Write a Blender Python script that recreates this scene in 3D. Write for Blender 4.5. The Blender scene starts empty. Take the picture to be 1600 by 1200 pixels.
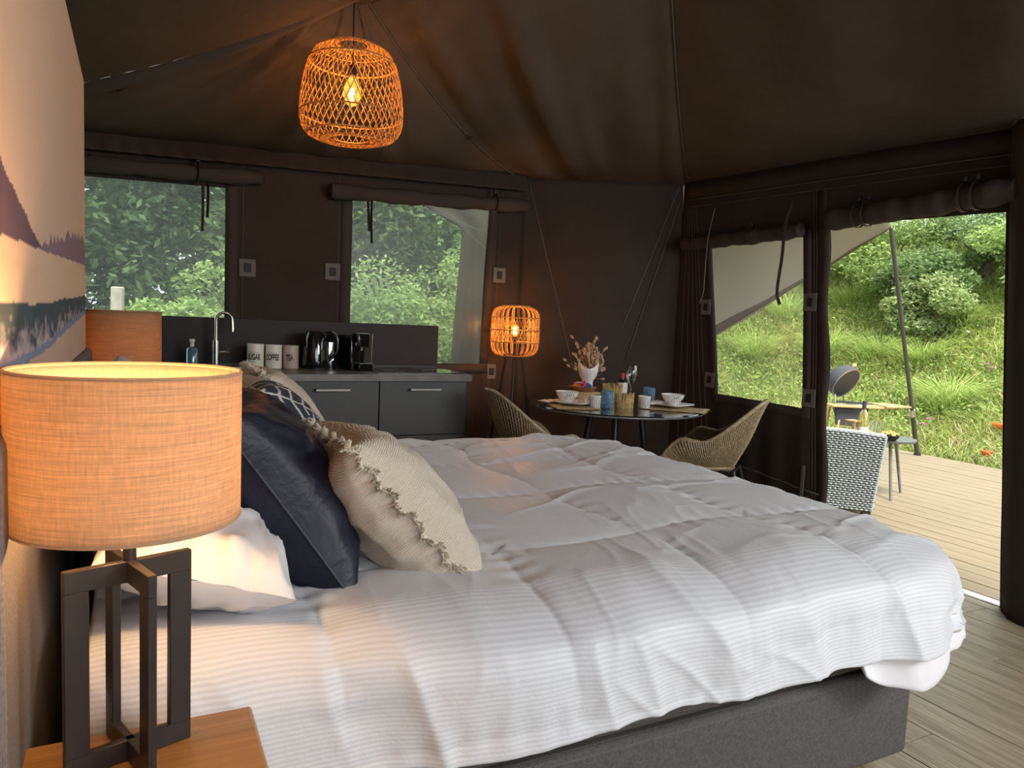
import bpy, math, random
import numpy as np
from mathutils import Matrix, Vector
random.seed(7); RNG = np.random.default_rng(7)
PI = math.pi
SC = bpy.context.scene
COL = SC.collection
# ---------------------------------------------------------------- camera
F_PX = 1152.8
RGT = (0.890549389, -0.452837356, 0.0431290421)
DWN = (-0.000940023704, -0.0966445701, -0.995318514)
FWD = (0.454885592, 0.886339752, -0.0864924407)
EYE = Vector((0, 0, 1.28))
cd = bpy.data.cameras.new('camera'); cam = bpy.data.objects.new('camera', cd); COL.objects.link(cam)
m = Matrix.Identity(4)
for i in range(3):
    m[i][0] = RGT[i]; m[i][1] = -DWN[i]; m[i][2] = -FWD[i]; m[i][3] = EYE[i]
cam.matrix_world = m
cd.sensor_width = 36; cd.lens = F_PX*36/1600; cd.clip_start = .02; cd.clip_end = 300
SC.camera = cam
# ---------------------------------------------------------------- sky, sun, daylight, exposure
W = bpy.data.worlds.new('sky'); SC.world = W; W.use_nodes = True
bg = W.node_tree.nodes['Background']; bg.inputs[0].default_value = (.86, .93, 1.0, 1); bg.inputs[1].default_value = 2.8
def light(name, kind, loc, energy, color=(1, 1, 1), size=1, size_y=None, look=None, angle=None):
    l = bpy.data.lights.new(name, kind); o = bpy.data.objects.new(name, l); COL.objects.link(o)
    o.location = loc; l.energy = energy; l.color = color
    if kind == 'AREA':
        l.size = size
        if size_y: l.shape = 'RECTANGLE'; l.size_y = size_y
    elif kind == 'POINT': l.shadow_soft_size = size
    elif kind == 'SUN': l.angle = angle
    if look is not None: o.rotation_euler = (Vector(look)-Vector(loc)).to_track_quat('-Z', 'Y').to_euler()
    return o
light('sun', 'SUN', (-2, -9, 16), 6.6, (1, .94, .80), angle=.35, look=(0, 0, 0))
# daylight of the open tent front behind the photographer, plus an added side light that brightens the bed top
light('daylight_front', 'AREA', (1.5, -2.75, 1.66), 33, (.90, .95, 1), 3.4, 1.5, look=(1.5, 2.6, .5))
light('side_fill', 'AREA', (3.4, -.6, 2.0), 140, (.97, .98, .98), 2.2, 1.2, look=(1.1, 2.3, .5))
vs = SC.view_settings
vs.view_transform = 'Standard'; vs.look = 'None'; vs.gamma = 1; vs.use_curve_mapping = False; vs.exposure = 0.0
SC.cycles.max_bounces = 8; SC.cycles.transparent_max_bounces = 16; SC.cycles.caustics_reflective = False; SC.cycles.caustics_refractive = False
SC.cycles.sample_clamp_indirect = 6

# ---------------------------------------------------------------- helpers
def ray(px, py):
    a = (px-800)/F_PX; b = (py-600)/F_PX
    return Vector([RGT[i]*a+DWN[i]*b+FWD[i] for i in range(3)])
def at_z(px, py, z): v = ray(px, py); return EYE+v*((z-EYE.z)/v.z)
def at_y(px, py, y): v = ray(px, py); return EYE+v*(y/v.y)
def at_x(px, py, x): v = ray(px, py); return EYE+v*(x/v.x)
def hx(h, a=1):
    c = [int(h[i:i+2], 16)/255 for i in (0, 2, 4)]
    return tuple((x/12.92 if x <= .04045 else ((x+.055)/1.055)**2.4) for x in c)+(a,)
def lin(r, g, b): return (r, g, b, 1)
def _h(ix, iy, s):
    n = (ix.astype(np.int64)*374761393+iy.astype(np.int64)*668265263+s*1442695041) & 0xffffffff
    n = ((n ^ (n >> 13))*1274126177) & 0xffffffff
    return ((n ^ (n >> 16)) & 0xffff)/65535.
def vn(x, y, s=0):
    x = np.asarray(x, float); y = np.asarray(y, float); x, y = np.broadcast_arrays(x, y)
    ix = np.floor(x); iy = np.floor(y); fx = x-ix; fy = y-iy
    fx = fx*fx*fx*(fx*(fx*6-15)+10); fy = fy*fy*fy*(fy*(fy*6-15)+10)
    a = _h(ix, iy, s); b = _h(ix+1, iy, s); c = _h(ix, iy+1, s); d = _h(ix+1, iy+1, s)
    return (a*(1-fx)+b*fx)*(1-fy)+(c*(1-fx)+d*fx)*fy
def fbm(x, y, s=0, o=3):
    t = 0; a = .5
    for k in range(o): t = t+a*vn(x*2**k, y*2**k, s+k); a *= .5
    return t
def sstep(a, b, x): t = np.clip((x-a)/(b-a), 0, 1); return t*t*(3-2*t)
class B:
    def __init__(s): s.v = []; s.f = []; s.c = []; s.uv = None
    def add(s, V, F):
        n = len(s.v); s.v += [tuple(map(float, p)) for p in V]; s.f += [tuple(i+n for i in q) for q in F]; return s
    def box(s, c, d, rot=None):
        x, y, z = d[0]/2, d[1]/2, d[2]/2
        V = [Vector((i*x, j*y, k*z)) for i in (-1, 1) for j in (-1, 1) for k in (-1, 1)]
        if rot is not None: V = [rot @ p for p in V]
        V = [p+Vector(c) for p in V]
        return s.add(V, [(0, 1, 3, 2), (4, 6, 7, 5), (0, 4, 5, 1), (2, 3, 7, 6), (0, 2, 6, 4), (1, 5, 7, 3)])
    def span(s, a, b):
        return s.box([(a[i]+b[i])/2 for i in range(3)], [abs(b[i]-a[i]) for i in range(3)])
    def grid(s, P, wu=False, wv=False):
        nu, nv = P.shape[:2]; F = []
        for i in range(nu-(0 if wu else 1)):
            for j in range(nv-(0 if wv else 1)):
                F.append((i*nv+j, ((i+1) % nu)*nv+j, ((i+1) % nu)*nv+(j+1) % nv, i*nv+(j+1) % nv))
        return s.add(P.reshape(-1, 3).tolist(), F)
    def tube(s, pts, r, n=8, closed=False, flat=1.0, caps=True):
        pts = [Vector(p) for p in pts]; k = len(pts); rr = r if isinstance(r, (list, tuple)) else [r]*k
        V = []; up = None
        for i, p in enumerate(pts):
            a = pts[(i-1) % k] if (i or closed) else p; b = pts[(i+1) % k] if (i < k-1 or closed) else p
            t = (b-a).normalized() if (b-a).length > 1e-9 else Vector((0, 0, 1))
            if up is None: up = Vector((0, 0, 1)) if abs(t.z) < .9 else Vector((1, 0, 0))
            x = up.cross(t)
            if x.length < 1e-5: x = Vector((1, 0, 0)).cross(t)
            x.normalize(); y = t.cross(x).normalized(); up = y
            for j in range(n):
                th = 2*PI*j/n; V.append(p+x*math.cos(th)*rr[i]+y*math.sin(th)*rr[i]*flat)
        F = []
        for i in range(k if closed else k-1):
            for j in range(n):
                a = i*n+j; b = i*n+(j+1) % n; c = ((i+1) % k)*n+(j+1) % n; d = ((i+1) % k)*n+j; F.append((a, b, c, d))
        if caps and not closed: F.append(tuple(range(n-1, -1, -1))); F.append(tuple((k-1)*n+j for j in range(n)))
        return s.add(V, F)
    def lathe(s, prof, n=32, c=(0, 0, 0), sx=1, sy=1):
        V = []; F = []; k = len(prof)
        for (r, z) in prof:
            for j in range(n):
                th = 2*PI*j/n; V.append((c[0]+r*math.cos(th)*sx, c[1]+r*math.sin(th)*sy, c[2]+z))
        for i in range(k-1):
            for j in range(n): F.append((i*n+j, i*n+(j+1) % n, (i+1)*n+(j+1) % n, (i+1)*n+j))
        if prof[0][0] > 1e-6: F.append(tuple(range(n-1, -1, -1)))
        if prof[-1][0] > 1e-6: F.append(tuple((k-1)*n+j for j in range(n)))
        return s.add(V, F)
    def shell(s, prof, n=32, c=(0, 0, 0)):      # closed loop profile, no caps
        V = []; F = []; k = len(prof)
        for (r, z) in prof:
            for j in range(n):
                th = 2*PI*j/n; V.append((c[0]+r*math.cos(th), c[1]+r*math.sin(th), c[2]+z))
        for i in range(k):
            for j in range(n): F.append((i*n+j, i*n+(j+1) % n, ((i+1) % k)*n+(j+1) % n, ((i+1) % k)*n+j))
        return s.add(V, F)
    def prism(s, poly, z0, z1):
        n = len(poly)
        return s.add([(p[0], p[1], z0) for p in poly]+[(p[0], p[1], z1) for p in poly],
                     [tuple(range(n-1, -1, -1)), tuple(range(n, 2*n))]+[(i, (i+1) % n, n+(i+1) % n, n+i) for i in range(n)])
    def ball(s, c, r, n=10, k=6, sc=(1, 1, 1)):
        pr = [(max(1e-7, math.sin(PI*i/k))*r, -math.cos(PI*i/k)*r) for i in range(k+1)]
        V = []
        for (q, z) in pr:
            for j in range(n):
                th = 2*PI*j/n; V.append((c[0]+q*math.cos(th)*sc[0], c[1]+q*math.sin(th)*sc[1], c[2]+z*sc[2]))
        return s.add(V, [(i*n+j, i*n+(j+1) % n, (i+1)*n+(j+1) % n, (i+1)*n+j) for i in range(k) for j in range(n)])
def finish(o, name, parent):
    COL.objects.link(o)
    if parent is not None: o.parent = parent
    return o
def obj(name, b, mat, parent=None, bevel=0, solid=0, seg=2, loc=None, smooth=True, colors=None, uv=None, ang=40, rot=None, soff=0, sub=0):
    me = bpy.data.meshes.new(name); me.from_pydata(b.v, [], b.f)
    if mat: me.materials.append(mat)
    if smooth:
        me.polygons.foreach_set('use_smooth', [True]*len(me.polygons))
        try: me.set_sharp_from_angle(angle=math.radians(ang))
        except Exception: pass
    if colors is not None:
        at = me.color_attributes.new('col', 'FLOAT_COLOR', 'POINT'); at.data.foreach_set('color', np.asarray(colors, np.float32).ravel())
    if uv is not None:
        l = me.uv_layers.new(name='uv'); idx = np.zeros(len(me.loops), np.int32); me.loops.foreach_get('vertex_index', idx)
        l.data.foreach_set('uv', np.asarray(uv, np.float32)[idx].ravel())
    o = bpy.data.objects.new(name, me)
    if bevel: md = o.modifiers.new('bev', 'BEVEL'); md.width = bevel; md.segments = seg; md.limit_method = 'ANGLE'; md.angle_limit = math.radians(35)
    if sub: md = o.modifiers.new('sub', 'SUBSURF'); md.levels = sub; md.render_levels = sub
    if solid: md = o.modifiers.new('sol', 'SOLIDIFY'); md.thickness = solid; md.offset = soff
    if loc is not None: o.location = loc
    if rot is not None: o.rotation_euler = rot
    return finish(o, name, parent)
def fastmesh(name, V, F, mat, parent=None, colors=None, smooth=False):
    """V (n,3), F (m,k) numpy, all faces of k corners"""
    me = bpy.data.meshes.new(name); n = len(V); mF, k = F.shape
    me.vertices.add(n); me.vertices.foreach_set('co', np.asarray(V, np.float32).ravel())
    me.loops.add(mF*k); me.loops.foreach_set('vertex_index', F.astype(np.int32).ravel())
    me.polygons.add(mF); me.polygons.foreach_set('loop_start', np.arange(0, mF*k, k, dtype=np.int32))
    try: me.polygons.foreach_set('loop_total', np.full(mF, k, np.int32))
    except Exception: pass
    me.update(calc_edges=True)
    if smooth: me.polygons.foreach_set('use_smooth', [True]*mF)
    me.materials.append(mat)
    if colors is not None:
        at = me.color_attributes.new('col', 'FLOAT_COLOR', 'POINT'); at.data.foreach_set('color', np.asarray(colors, np.float32).ravel())
    o = bpy.data.objects.new(name, me); return finish(o, name, parent)
def tag(o, label, cat=None, group=None, kind=None):
    if label: o['label'] = label
    if cat: o['category'] = cat
    if group: o['group'] = group
    if kind: o['kind'] = kind
    return o
def thing(name, label, cat, loc=(0, 0, 0), rz=0, group=None):
    o = bpy.data.objects.new(name, None); o.empty_display_size = .05; COL.objects.link(o); o.location = loc; o.rotation_euler = (0, 0, rz)
    return tag(o, label, cat, group)
def struct(name, label=None):
    o = bpy.data.objects.new(name, None); COL.objects.link(o); o['kind'] = 'structure'
    if label: o['label'] = label
    return o
def dup(o, parent=None, **kw):
    c = o.copy(); COL.objects.link(c); c.parent = parent
    for ch in list(o.children): dup(ch, c)
    for k, v in kw.items(): setattr(c, k, v)
    return c
def crv(pts, n=24):      # catmull-rom
    P = [Vector(p) for p in pts]; P = [P[0]*2-P[1]]+P+[P[-1]*2-P[-2]]; out = []; k = len(P)-3
    for i in range(n+1):
        t = i/n*k; j = min(int(t), k-1); u = t-j; a, b_, c, d = P[j:j+4]
        out.append(.5*((2*b_)+(c-a)*u+(2*a-5*b_+4*c-d)*u*u+(3*b_-a-3*c+d)*u**3))
    return out

# ---------------------------------------------------------------- materials
class N:
    """small node-graph builder"""
    def __init__(s, name):
        s.m = bpy.data.materials.new(name); s.m.use_nodes = True; s.t = s.m.node_tree; s.p = s.t.nodes['Principled BSDF']; s.out = s.t.nodes['Material Output']
    def n(s, kind, **kw):
        nd = s.t.nodes.new(kind)
        for k, v in kw.items():
            if hasattr(nd, k): setattr(nd, k, v)
        return nd
    def l(s, a, b): s.t.links.new(a, b)
    def coord(s, kind='Object', scale=(1, 1, 1), rot=(0, 0, 0)):
        c = s.n('ShaderNodeTexCoord'); mp = s.n('ShaderNodeMapping'); mp.inputs['Scale'].default_value = scale; mp.inputs['Rotation'].default_value = rot
        s.l(c.outputs[kind], mp.inputs['Vector']); return mp.outputs[0]
    def noise(s, vec, scale=5, detail=3, rough=.5, dist=0):
        t = s.n('ShaderNodeTexNoise'); t.inputs['Scale'].default_value = scale; t.inputs['Detail'].default_value = detail
        t.inputs['Roughness'].default_value = rough; t.inputs['Distortion'].default_value = dist; s.l(vec, t.inputs['Vector']); return t.outputs['Fac']
    def wave(s, vec, scale=5, dist=0, d='X', prof='SIN'):
        t = s.n('ShaderNodeTexWave'); t.bands_direction = d; t.wave_profile = prof; t.inputs['Scale'].default_value = scale; t.inputs['Distortion'].default_value = dist
        s.l(vec, t.inputs['Vector']); return t.outputs['Fac']
    def ramp(s, fac, stops):
        r = s.n('ShaderNodeValToRGB'); e = r.color_ramp.elements
        while len(e) < len(stops): e.new(.5)
        for q, (p, c) in zip(e, stops): q.position = p; q.color = c
        s.l(fac, r.inputs[0]); return r.outputs[0]
    def math(s, op, a, b=None):
        t = s.n('ShaderNodeMath', operation=op)
        for i, x in enumerate((a, b)):
            if x is None: continue
            if isinstance(x, (int, float)): t.inputs[i].default_value = x
            else: s.l(x, t.inputs[i])
        return t.outputs[0]
    def mix(s, fac, a, b, mode='MIX'):
        t = s.n('ShaderNodeMix', data_type='RGBA', blend_type=mode)
        for k, x in ((0, fac), (6, a), (7, b)):
            if isinstance(x, (int, float, tuple)): t.inputs[k].default_value = x
            else: s.l(x, t.inputs[k])
        return t.outputs[2]
    def bump(s, h, strength=.3, dist=.002):
        t = s.n('ShaderNodeBump'); t.inputs['Strength'].default_value = strength; t.inputs['Distance'].default_value = dist
        s.l(h, t.inputs['Height']); s.l(t.outputs[0], s.p.inputs['Normal'])
    def set(s, **kw):
        for k, v in kw.items():
            k = k.replace('_', ' ')
            if isinstance(v, (int, float, tuple)): s.p.inputs[k].default_value = v
            else: s.l(v, s.p.inputs[k])
        return s
    def translucent(s, color, fac):
        """mix the surface with light passing through it"""
        tr = s.n('ShaderNodeBsdfTranslucent'); mx = s.n('ShaderNodeMixShader'); mx.inputs[0].default_value = fac
        if isinstance(color, tuple): tr.inputs[0].default_value = color
        else: s.l(color, tr.inputs[0])
        s.l(s.p.outputs[0], mx.inputs[1]); s.l(tr.outputs[0], mx.inputs[2]); s.l(mx.outputs[0], s.out.inputs[0])
def plain(name, col, rough=.5, metal=0, nscale=30, var=.12, bump=.1, spec=.5, coat=0):
    k = N(name); v = k.coord(); nz = k.noise(v, nscale, 4)
    c = k.ramp(nz, [(.3, tuple(x*(1-var) for x in col[:3])+(1,)), (.7, tuple(min(1, x*(1+var)) for x in col[:3])+(1,))])
    k.set(Base_Color=c, Roughness=rough, Metallic=metal); k.p.inputs['Specular IOR Level'].default_value = spec; k.p.inputs['Coat Weight'].default_value = coat
    if bump: k.bump(nz, bump, .001)
    return k.m
def glass(name, col=(1, 1, 1, 1), rough=.0, ior=1.45):
    k = N(name); k.set(Base_Color=col, Roughness=rough, IOR=ior, Transmission_Weight=1.0)
    lw = k.n('ShaderNodeLayerWeight'); lw.inputs[0].default_value = .25
    k.p.inputs['Roughness'].default_value = rough
    return k.m
def emit(name, col, st):
    k = N(name); k.set(Base_Color=col, Emission_Color=col, Emission_Strength=st); return k.m
def wood(name, c1, c2, rough=.45, scale=1, axis='X', coat=0, gs=14):
    k = N(name); s = {'X': (1, gs, gs), 'Y': (gs, 1, gs), 'Z': (gs, gs, 1)}[axis]
    v = k.coord(scale=tuple(scale*x for x in s)); nz = k.noise(v, 3.2, 6, .62, .6); c = k.ramp(nz, [(.32, c1), (.68, c2)])
    k.set(Base_Color=c, Roughness=rough); k.p.inputs['Coat Weight'].default_value = coat; k.bump(nz, .25, .001); return k.m
def fabric(name, c1, c2, scale=900, rough=.95, bump=.4, var=6):
    k = N(name); v = k.coord()
    a = k.wave(v, scale/6.3, .6, 'X'); b_ = k.wave(v, scale/6.3, .6, 'Z'); c_ = k.wave(v, scale/6.3, .6, 'Y')
    w = k.math('MULTIPLY', k.math('ADD', a, c_), b_); nz = k.noise(v, 160, 3, .7)
    f = k.math('ADD', k.math('MULTIPLY', w, .25), k.math('MULTIPLY', nz, .75)); c = k.ramp(f, [(.28, c1), (.72, c2)])
    k.set(Base_Color=c, Roughness=rough); k.p.inputs['Specular IOR Level'].default_value = .2; k.bump(f, bump, .001); return k.m
def canvas(name, c1, c2, trans=None, fac=.3, rough=.9):
    k = N(name); v = k.coord(); n1 = k.noise(v, 3, 4, .6); n2 = k.noise(v, 400, 2, .6); n3 = k.noise(v, 14, 5, .6)
    f = k.math('ADD', k.math('MULTIPLY', n1, .6), k.math('MULTIPLY', n2, .4)); c = k.ramp(f, [(.3, c1), (.7, c2)])
    k.set(Base_Color=c, Roughness=rough); k.p.inputs['Specular IOR Level'].default_value = .15
    k.bump(k.math('ADD', k.math('MULTIPLY', n3, 1.0), k.math('MULTIPLY', n2, .04)), .35, .012)
    if trans: k.translucent(trans, fac)
    return k.m
M = {}
M['canvas'] = canvas('tent_canvas', lin(.036, .026, .020), lin(.052, .038, .030))
M['roof'] = canvas('roof_canvas', lin(.072, .055, .042), lin(.094, .074, .058))
M['band'] = canvas('canvas_band', lin(.045, .036, .031), lin(.062, .051, .044))
M['seam'] = plain('seam_tape', lin(.09, .072, .060), .8)
M['patch'] = plain('grey_patch', lin(.13, .118, .110), .8)
M['black'] = plain('black_plastic', lin(.010, .010, .011), .55, spec=.3)
M['blackmetal'] = plain('black_metal', lin(.018, .017, .017), .38, .3, bump=.03)
M['lampmetal'] = plain('lamp_metal', lin(.040, .032, .028), .34, .35, bump=.02)
M['headfab_lit'] = None
M['leather'] = plain('strap_leather', lin(.030, .015, .009), .5)
M['chrome'] = plain('brushed_steel', lin(.62, .60, .57), .22, 1, bump=.02)
M['dull'] = plain('dull_nickel', lin(.24, .22, .20), .45, .8, bump=.02)
M['brass'] = plain('brass', lin(.6, .42, .2), .25, 1, bump=0)
M['awning'] = canvas('awning_canvas', lin(.34, .30, .235), lin(.40, .35, .28), (.34, .30, .23, 1), .45)
M['flap'] = canvas('outer_flap', lin(.095, .072, .052), lin(.125, .096, .072), (.13, .095, .07, 1), .3)
M['nightwood'] = wood('oak_honey', lin(.27, .125, .030), lin(.40, .205, .060), .38, 1, 'X', .2, 22)
M['greyfab'] = fabric('grey_upholstery', lin(.062, .056, .053), lin(.150, .138, .130), 900)
M['headfab_lit'] = fabric('headboard_upholstery_lit', lin(.11, .095, .085), lin(.25, .215, .19), 900)  # lighter copy of the grey upholstery, lamp light put into the colour
M['cupboard'] = plain('anthracite_laminate', lin(.078, .078, .076), .5, spec=.3, bump=.02, var=.03)
M['worktop'] = plain('concrete_worktop', lin(.115, .098, .082), .34, nscale=9, var=.35, bump=.02)
M['board'] = plain('splash_board', lin(.026, .021, .020), .55, spec=.25, var=.06, bump=.01)
M['hob'] = plain('hob_glass', lin(.006, .006, .007), .06, bump=0, coat=1)
M['white'] = plain('white_ceramic', lin(.74, .71, .66), .22, bump=0, var=.03)
M['cream'] = plain('cream_enamel', lin(.80, .75, .66), .35, bump=0, var=.04)
M['ink'] = plain('dark_print', lin(.03, .03, .035), .6, bump=0)
M['inkgrey'] = plain('grey_print', lin(.28, .27, .26), .6, bump=0)
M['tabletop'] = plain('black_glass_table', lin(.018, .015, .013), .1, bump=0, coat=.8)
M['bamboo'] = wood('bamboo', lin(.42, .26, .11), lin(.60, .40, .19), .5, 1, 'X')
M['sea'] = plain('seagrass_mat', lin(.46, .33, .17), .8, nscale=90, var=.35, bump=.6)
M['straw'] = plain('straw', lin(.58, .42, .17), .7, nscale=60, var=.3)
M['dried'] = plain('dried_seedheads', lin(.46, .30, .17), .8, nscale=50, var=.35)
M['stem'] = plain('dried_stem', lin(.40, .30, .18), .8)
def thin(name, tint, gl=.12, dcol=None, dfac=0):
    k = N(name); t = k.n('ShaderNodeBsdfTransparent'); t.inputs[0].default_value = tint; g = k.n('ShaderNodeBsdfGlossy'); g.inputs['Roughness'].default_value = .04
    lw = k.n('ShaderNodeLayerWeight'); lw.inputs[0].default_value = .35; f = k.math('ADD', k.math('MULTIPLY', lw.outputs['Facing'], .55), gl); src = t.outputs[0]
    if dcol:
        d = k.n('ShaderNodeBsdfDiffuse'); d.inputs[0].default_value = dcol; m0 = k.n('ShaderNodeMixShader'); m0.inputs[0].default_value = dfac; k.l(src, m0.inputs[1]); k.l(d.outputs[0], m0.inputs[2]); src = m0.outputs[0]
    m1 = k.n('ShaderNodeMixShader'); k.l(f, m1.inputs[0]); k.l(src, m1.inputs[1]); k.l(g.outputs[0], m1.inputs[2]); k.l(m1.outputs[0], k.out.inputs[0]); return k.m
M['glass'] = thin('clear_glass', (.97, .98, .97, 1), .05)
M['blueglass'] = thin('blue_glass', (.50, .74, .86, 1), .06, (.16, .36, .50, 1), .42)
M['bottle'] = glass('dark_bottle_glass', (.03, .05, .03, 1), .03)
M['yellowglass'] = thin('straw_wine', (.92, .90, .58, 1), .08, (.62, .60, .22, 1), .25)
M['soap'] = thin('teal_soap', (.45, .72, .76, 1), .08, (.16, .32, .36, 1), .5)
M['redcap'] = plain('red_foil', lin(.55, .04, .06), .35, bump=0)
M['label'] = plain('paper_label', lin(.72, .68, .60), .6, bump=0)
M['kamado'] = plain('kamado_ceramic', lin(.040, .044, .048), .55, nscale=120, var=.25)
M['kamadoin'] = plain('kamado_inside', lin(.085, .078, .080), .8)
M['steel'] = plain('steel_band', lin(.55, .52, .48), .35, .9, bump=0)
M['greymetal'] = plain('grey_garden_metal', lin(.17, .18, .18), .4, .3, bump=.02)
M['resin'] = plain('grey_resin_wicker', lin(.34, .37, .37), .5, var=.15)
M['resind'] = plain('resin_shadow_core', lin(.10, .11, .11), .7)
M['cushgrey'] = fabric('charcoal_cushion', lin(.04, .043, .048), lin(.075, .08, .09), 700)
M['bark'] = plain('bark', lin(.12, .10, .08), .9, nscale=12, var=.4, bump=.6)
M['polem'] = plain('dark_pole', lin(.060, .058, .052), .5, .2)
def rattan(name, c1, c2, tr=.25):
    k = N(name); v = k.coord(); nz = k.noise(v, 60, 4, .6); c = k.ramp(nz, [(.3, c1), (.7, c2)]); k.set(Base_Color=c, Roughness=.5); k.bump(nz, .3, .001)
    if tr: k.translucent(c, tr)
    return k.m
M['rattan'] = rattan('rattan_cane', lin(.52, .27, .075), lin(.70, .40, .13))
M['wicker'] = rattan('wicker_chair', lin(.20, .145, .075), lin(.46, .37, .22), 0)
M['wickerd'] = rattan('wicker_core', lin(.12, .085, .045), lin(.22, .165, .095), 0)
M['bulb'] = emit('warm_filament', (1, .62, .25, 1), 60)
def bulbglass():
    k = N('amber_bulb'); t = k.n('ShaderNodeBsdfTransparent'); t.inputs[0].default_value = (1, .72, .36, 1)
    e = k.n('ShaderNodeEmission'); e.inputs[0].default_value = (1, .45, .08, 1); e.inputs[1].default_value = .9
    a = k.n('ShaderNodeAddShader'); k.l(t.outputs[0], a.inputs[0]); k.l(e.outputs[0], a.inputs[1]); k.l(a.outputs[0], k.out.inputs[0]); return k.m
M['bulbglass'] = bulbglass()
def pane(name, tint, veil, vfac, gloss=.06):
    k = N(name); t = k.n('ShaderNodeBsdfTransparent'); t.inputs[0].default_value = tint
    d = k.n('ShaderNodeBsdfTranslucent'); d.inputs[0].default_value = veil
    d2 = k.n('ShaderNodeBsdfDiffuse'); d2.inputs[0].default_value = veil
    v = k.coord(); nz = k.noise(v, 3.5, 4, .6, .5)
    m0 = k.n('ShaderNodeMixShader'); m0.inputs[0].default_value = .35; k.l(d.outputs[0], m0.inputs[1]); k.l(d2.outputs[0], m0.inputs[2])
    m1 = k.n('ShaderNodeMixShader'); k.l(k.math('MULTIPLY', k.math('ADD', k.math('MULTIPLY', nz, .35), .82), vfac), m1.inputs[0]); k.l(t.outputs[0], m1.inputs[1]); k.l(m0.outputs[0], m1.inputs[2])
    g = k.n('ShaderNodeBsdfGlossy'); g.inputs['Roughness'].default_value = .30
    bp = k.n('ShaderNodeBump'); bp.inputs['Strength'].default_value = .12; bp.inputs['Distance'].default_value = .01; k.l(nz, bp.inputs['Height']); k.l(bp.outputs[0], g.inputs['Normal'])
    m2 = k.n('ShaderNodeMixShader'); m2.inputs[0].default_value = gloss; k.l(m1.outputs[0], m2.inputs[1]); k.l(g.outputs[0], m2.inputs[2]); k.l(m2.outputs[0], k.out.inputs[0]); return k.m
M['pane'] = pane('hazy_window_film', (.62, .68, .63, 1), (.62, .70, .66, 1), .12, .015)
M['vinyl'] = pane('clear_window_film', (.95, .97, .96, 1), (.8, .85, .82, 1), .05, .04)
def vcol(name, rough=.7, tr=.35, boost=1.0, spec=.3):
    k = N(name); a = k.n('ShaderNodeAttribute'); a.attribute_name = 'col'; k.set(Base_Color=a.outputs['Color'], Roughness=rough); k.p.inputs['Specular IOR Level'].default_value = spec
    if tr: k.translucent(a.outputs['Color'], tr)
    return k.m
M['leafcol'] = vcol('foliage')
M['print'] = vcol('printed_panel', .75, 0)
def leafprint():
    k = N('leaf_print_cotton'); a = k.n('ShaderNodeAttribute'); a.attribute_name = 'col'; k.set(Base_Color=a.outputs['Color'], Roughness=.9); v = k.coord(); k.bump(k.noise(v, 300, 2), .3, .001); return k.m
M['leafprint'] = leafprint()
def shade(name, c1, c2, tr):
    k = N(name); tc = k.n('ShaderNodeTexCoord')
    def nz(sc, s2):
        mp = k.n('ShaderNodeMapping'); mp.inputs['Scale'].default_value = (sc[0], sc[1], 1); k.l(tc.outputs['UV'], mp.inputs['Vector']); return k.noise(mp.outputs[0], s2, 4, .65)
    a = nz((6, 150), 1.0); b_ = nz((220, 6), 1.0); c_ = nz((12, 50), 1.0)
    f = k.math('ADD', k.math('ADD', k.math('MULTIPLY', a, .42), k.math('MULTIPLY', b_, .26)), k.math('MULTIPLY', c_, .32))
    c = k.ramp(f, [(.38, c1), (.62, c2)]); k.set(Base_Color=c, Roughness=.95); k.bump(f, .3, .001)
    k.translucent(k.ramp(f, [(.38, tuple(x*.55 for x in tr[:3])+(1,)), (.60, tr)]), .5); return k.m
M['shade'] = shade('linen_shade', lin(.40, .35, .25), lin(.80, .66, .44), lin(1.0, .70, .38))
M['shadedark'] = shade('linen_shade_dark', lin(.40, .27, .14), lin(.58, .42, .23), lin(.62, .34, .13))
def satin():
    k = N('satin_stripe_cotton'); tc = k.n('ShaderNodeTexCoord'); mp = k.n('ShaderNodeMapping'); mp.inputs['Scale'].default_value = (1, 1, 1); k.l(tc.outputs['UV'], mp.inputs['Vector'])
    w = k.wave(mp.outputs[0], 16, .10, 'Y', 'SIN'); st = k.ramp(w, [(.42, lin(0, 0, 0)), (.58, lin(1, 1, 1))])
    c = k.mix(st, lin(.62, .62, .64), lin(.71, .71, .735)); k.set(Base_Color=c, Roughness=k.mix(st, lin(.60, .60, .60), lin(.42, .42, .42)))
    k.p.inputs['Specular IOR Level'].default_value = .35; k.p.inputs['Sheen Weight'].default_value = .15
    n2 = k.noise(mp.outputs[0], 14, 5, .6, .8); k.bump(k.math('ADD', k.math('MULTIPLY', st, .012), n2), .30, .006); return k.m
M['satin'] = satin()
M['cotton'] = plain('white_cotton', lin(.70, .68, .69), .7, nscale=18, var=.03, bump=.5)
def velvet():
    k = N('navy_velvet'); v = k.coord(); nz = k.noise(v, 9, 4, .6, .4); c = k.ramp(nz, [(.3, lin(.008, .009, .018)), (.75, lin(.016, .017, .032))])
    k.set(Base_Color=c, Roughness=.46); k.p.inputs['Specular IOR Level'].default_value = .28; k.p.inputs['Sheen Weight'].default_value = .02; k.p.inputs['Sheen Tint'].default_value = (.5, .5, .7, 1); k.bump(nz, .45, .02); return k.m
M['navy'] = velvet()
def muslin():
    k = N('cream_muslin'); v = k.coord(); w = k.wave(v, 60, 5.0, 'X'); w2 = k.noise(v, 150, 3, .6)
    f = k.math('ADD', k.math('MULTIPLY', w, .6), k.math('MULTIPLY', w2, .5)); c = k.ramp(f, [(.2, lin(.50, .42, .33)), (.8, lin(.66, .58, .47))])
    k.set(Base_Color=c, Roughness=.95); k.bump(f, .55, .0035); return k.m
M['muslin'] = muslin()
M['fringe'] = plain('cream_fringe', lin(.68, .60, .48), .95)
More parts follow.
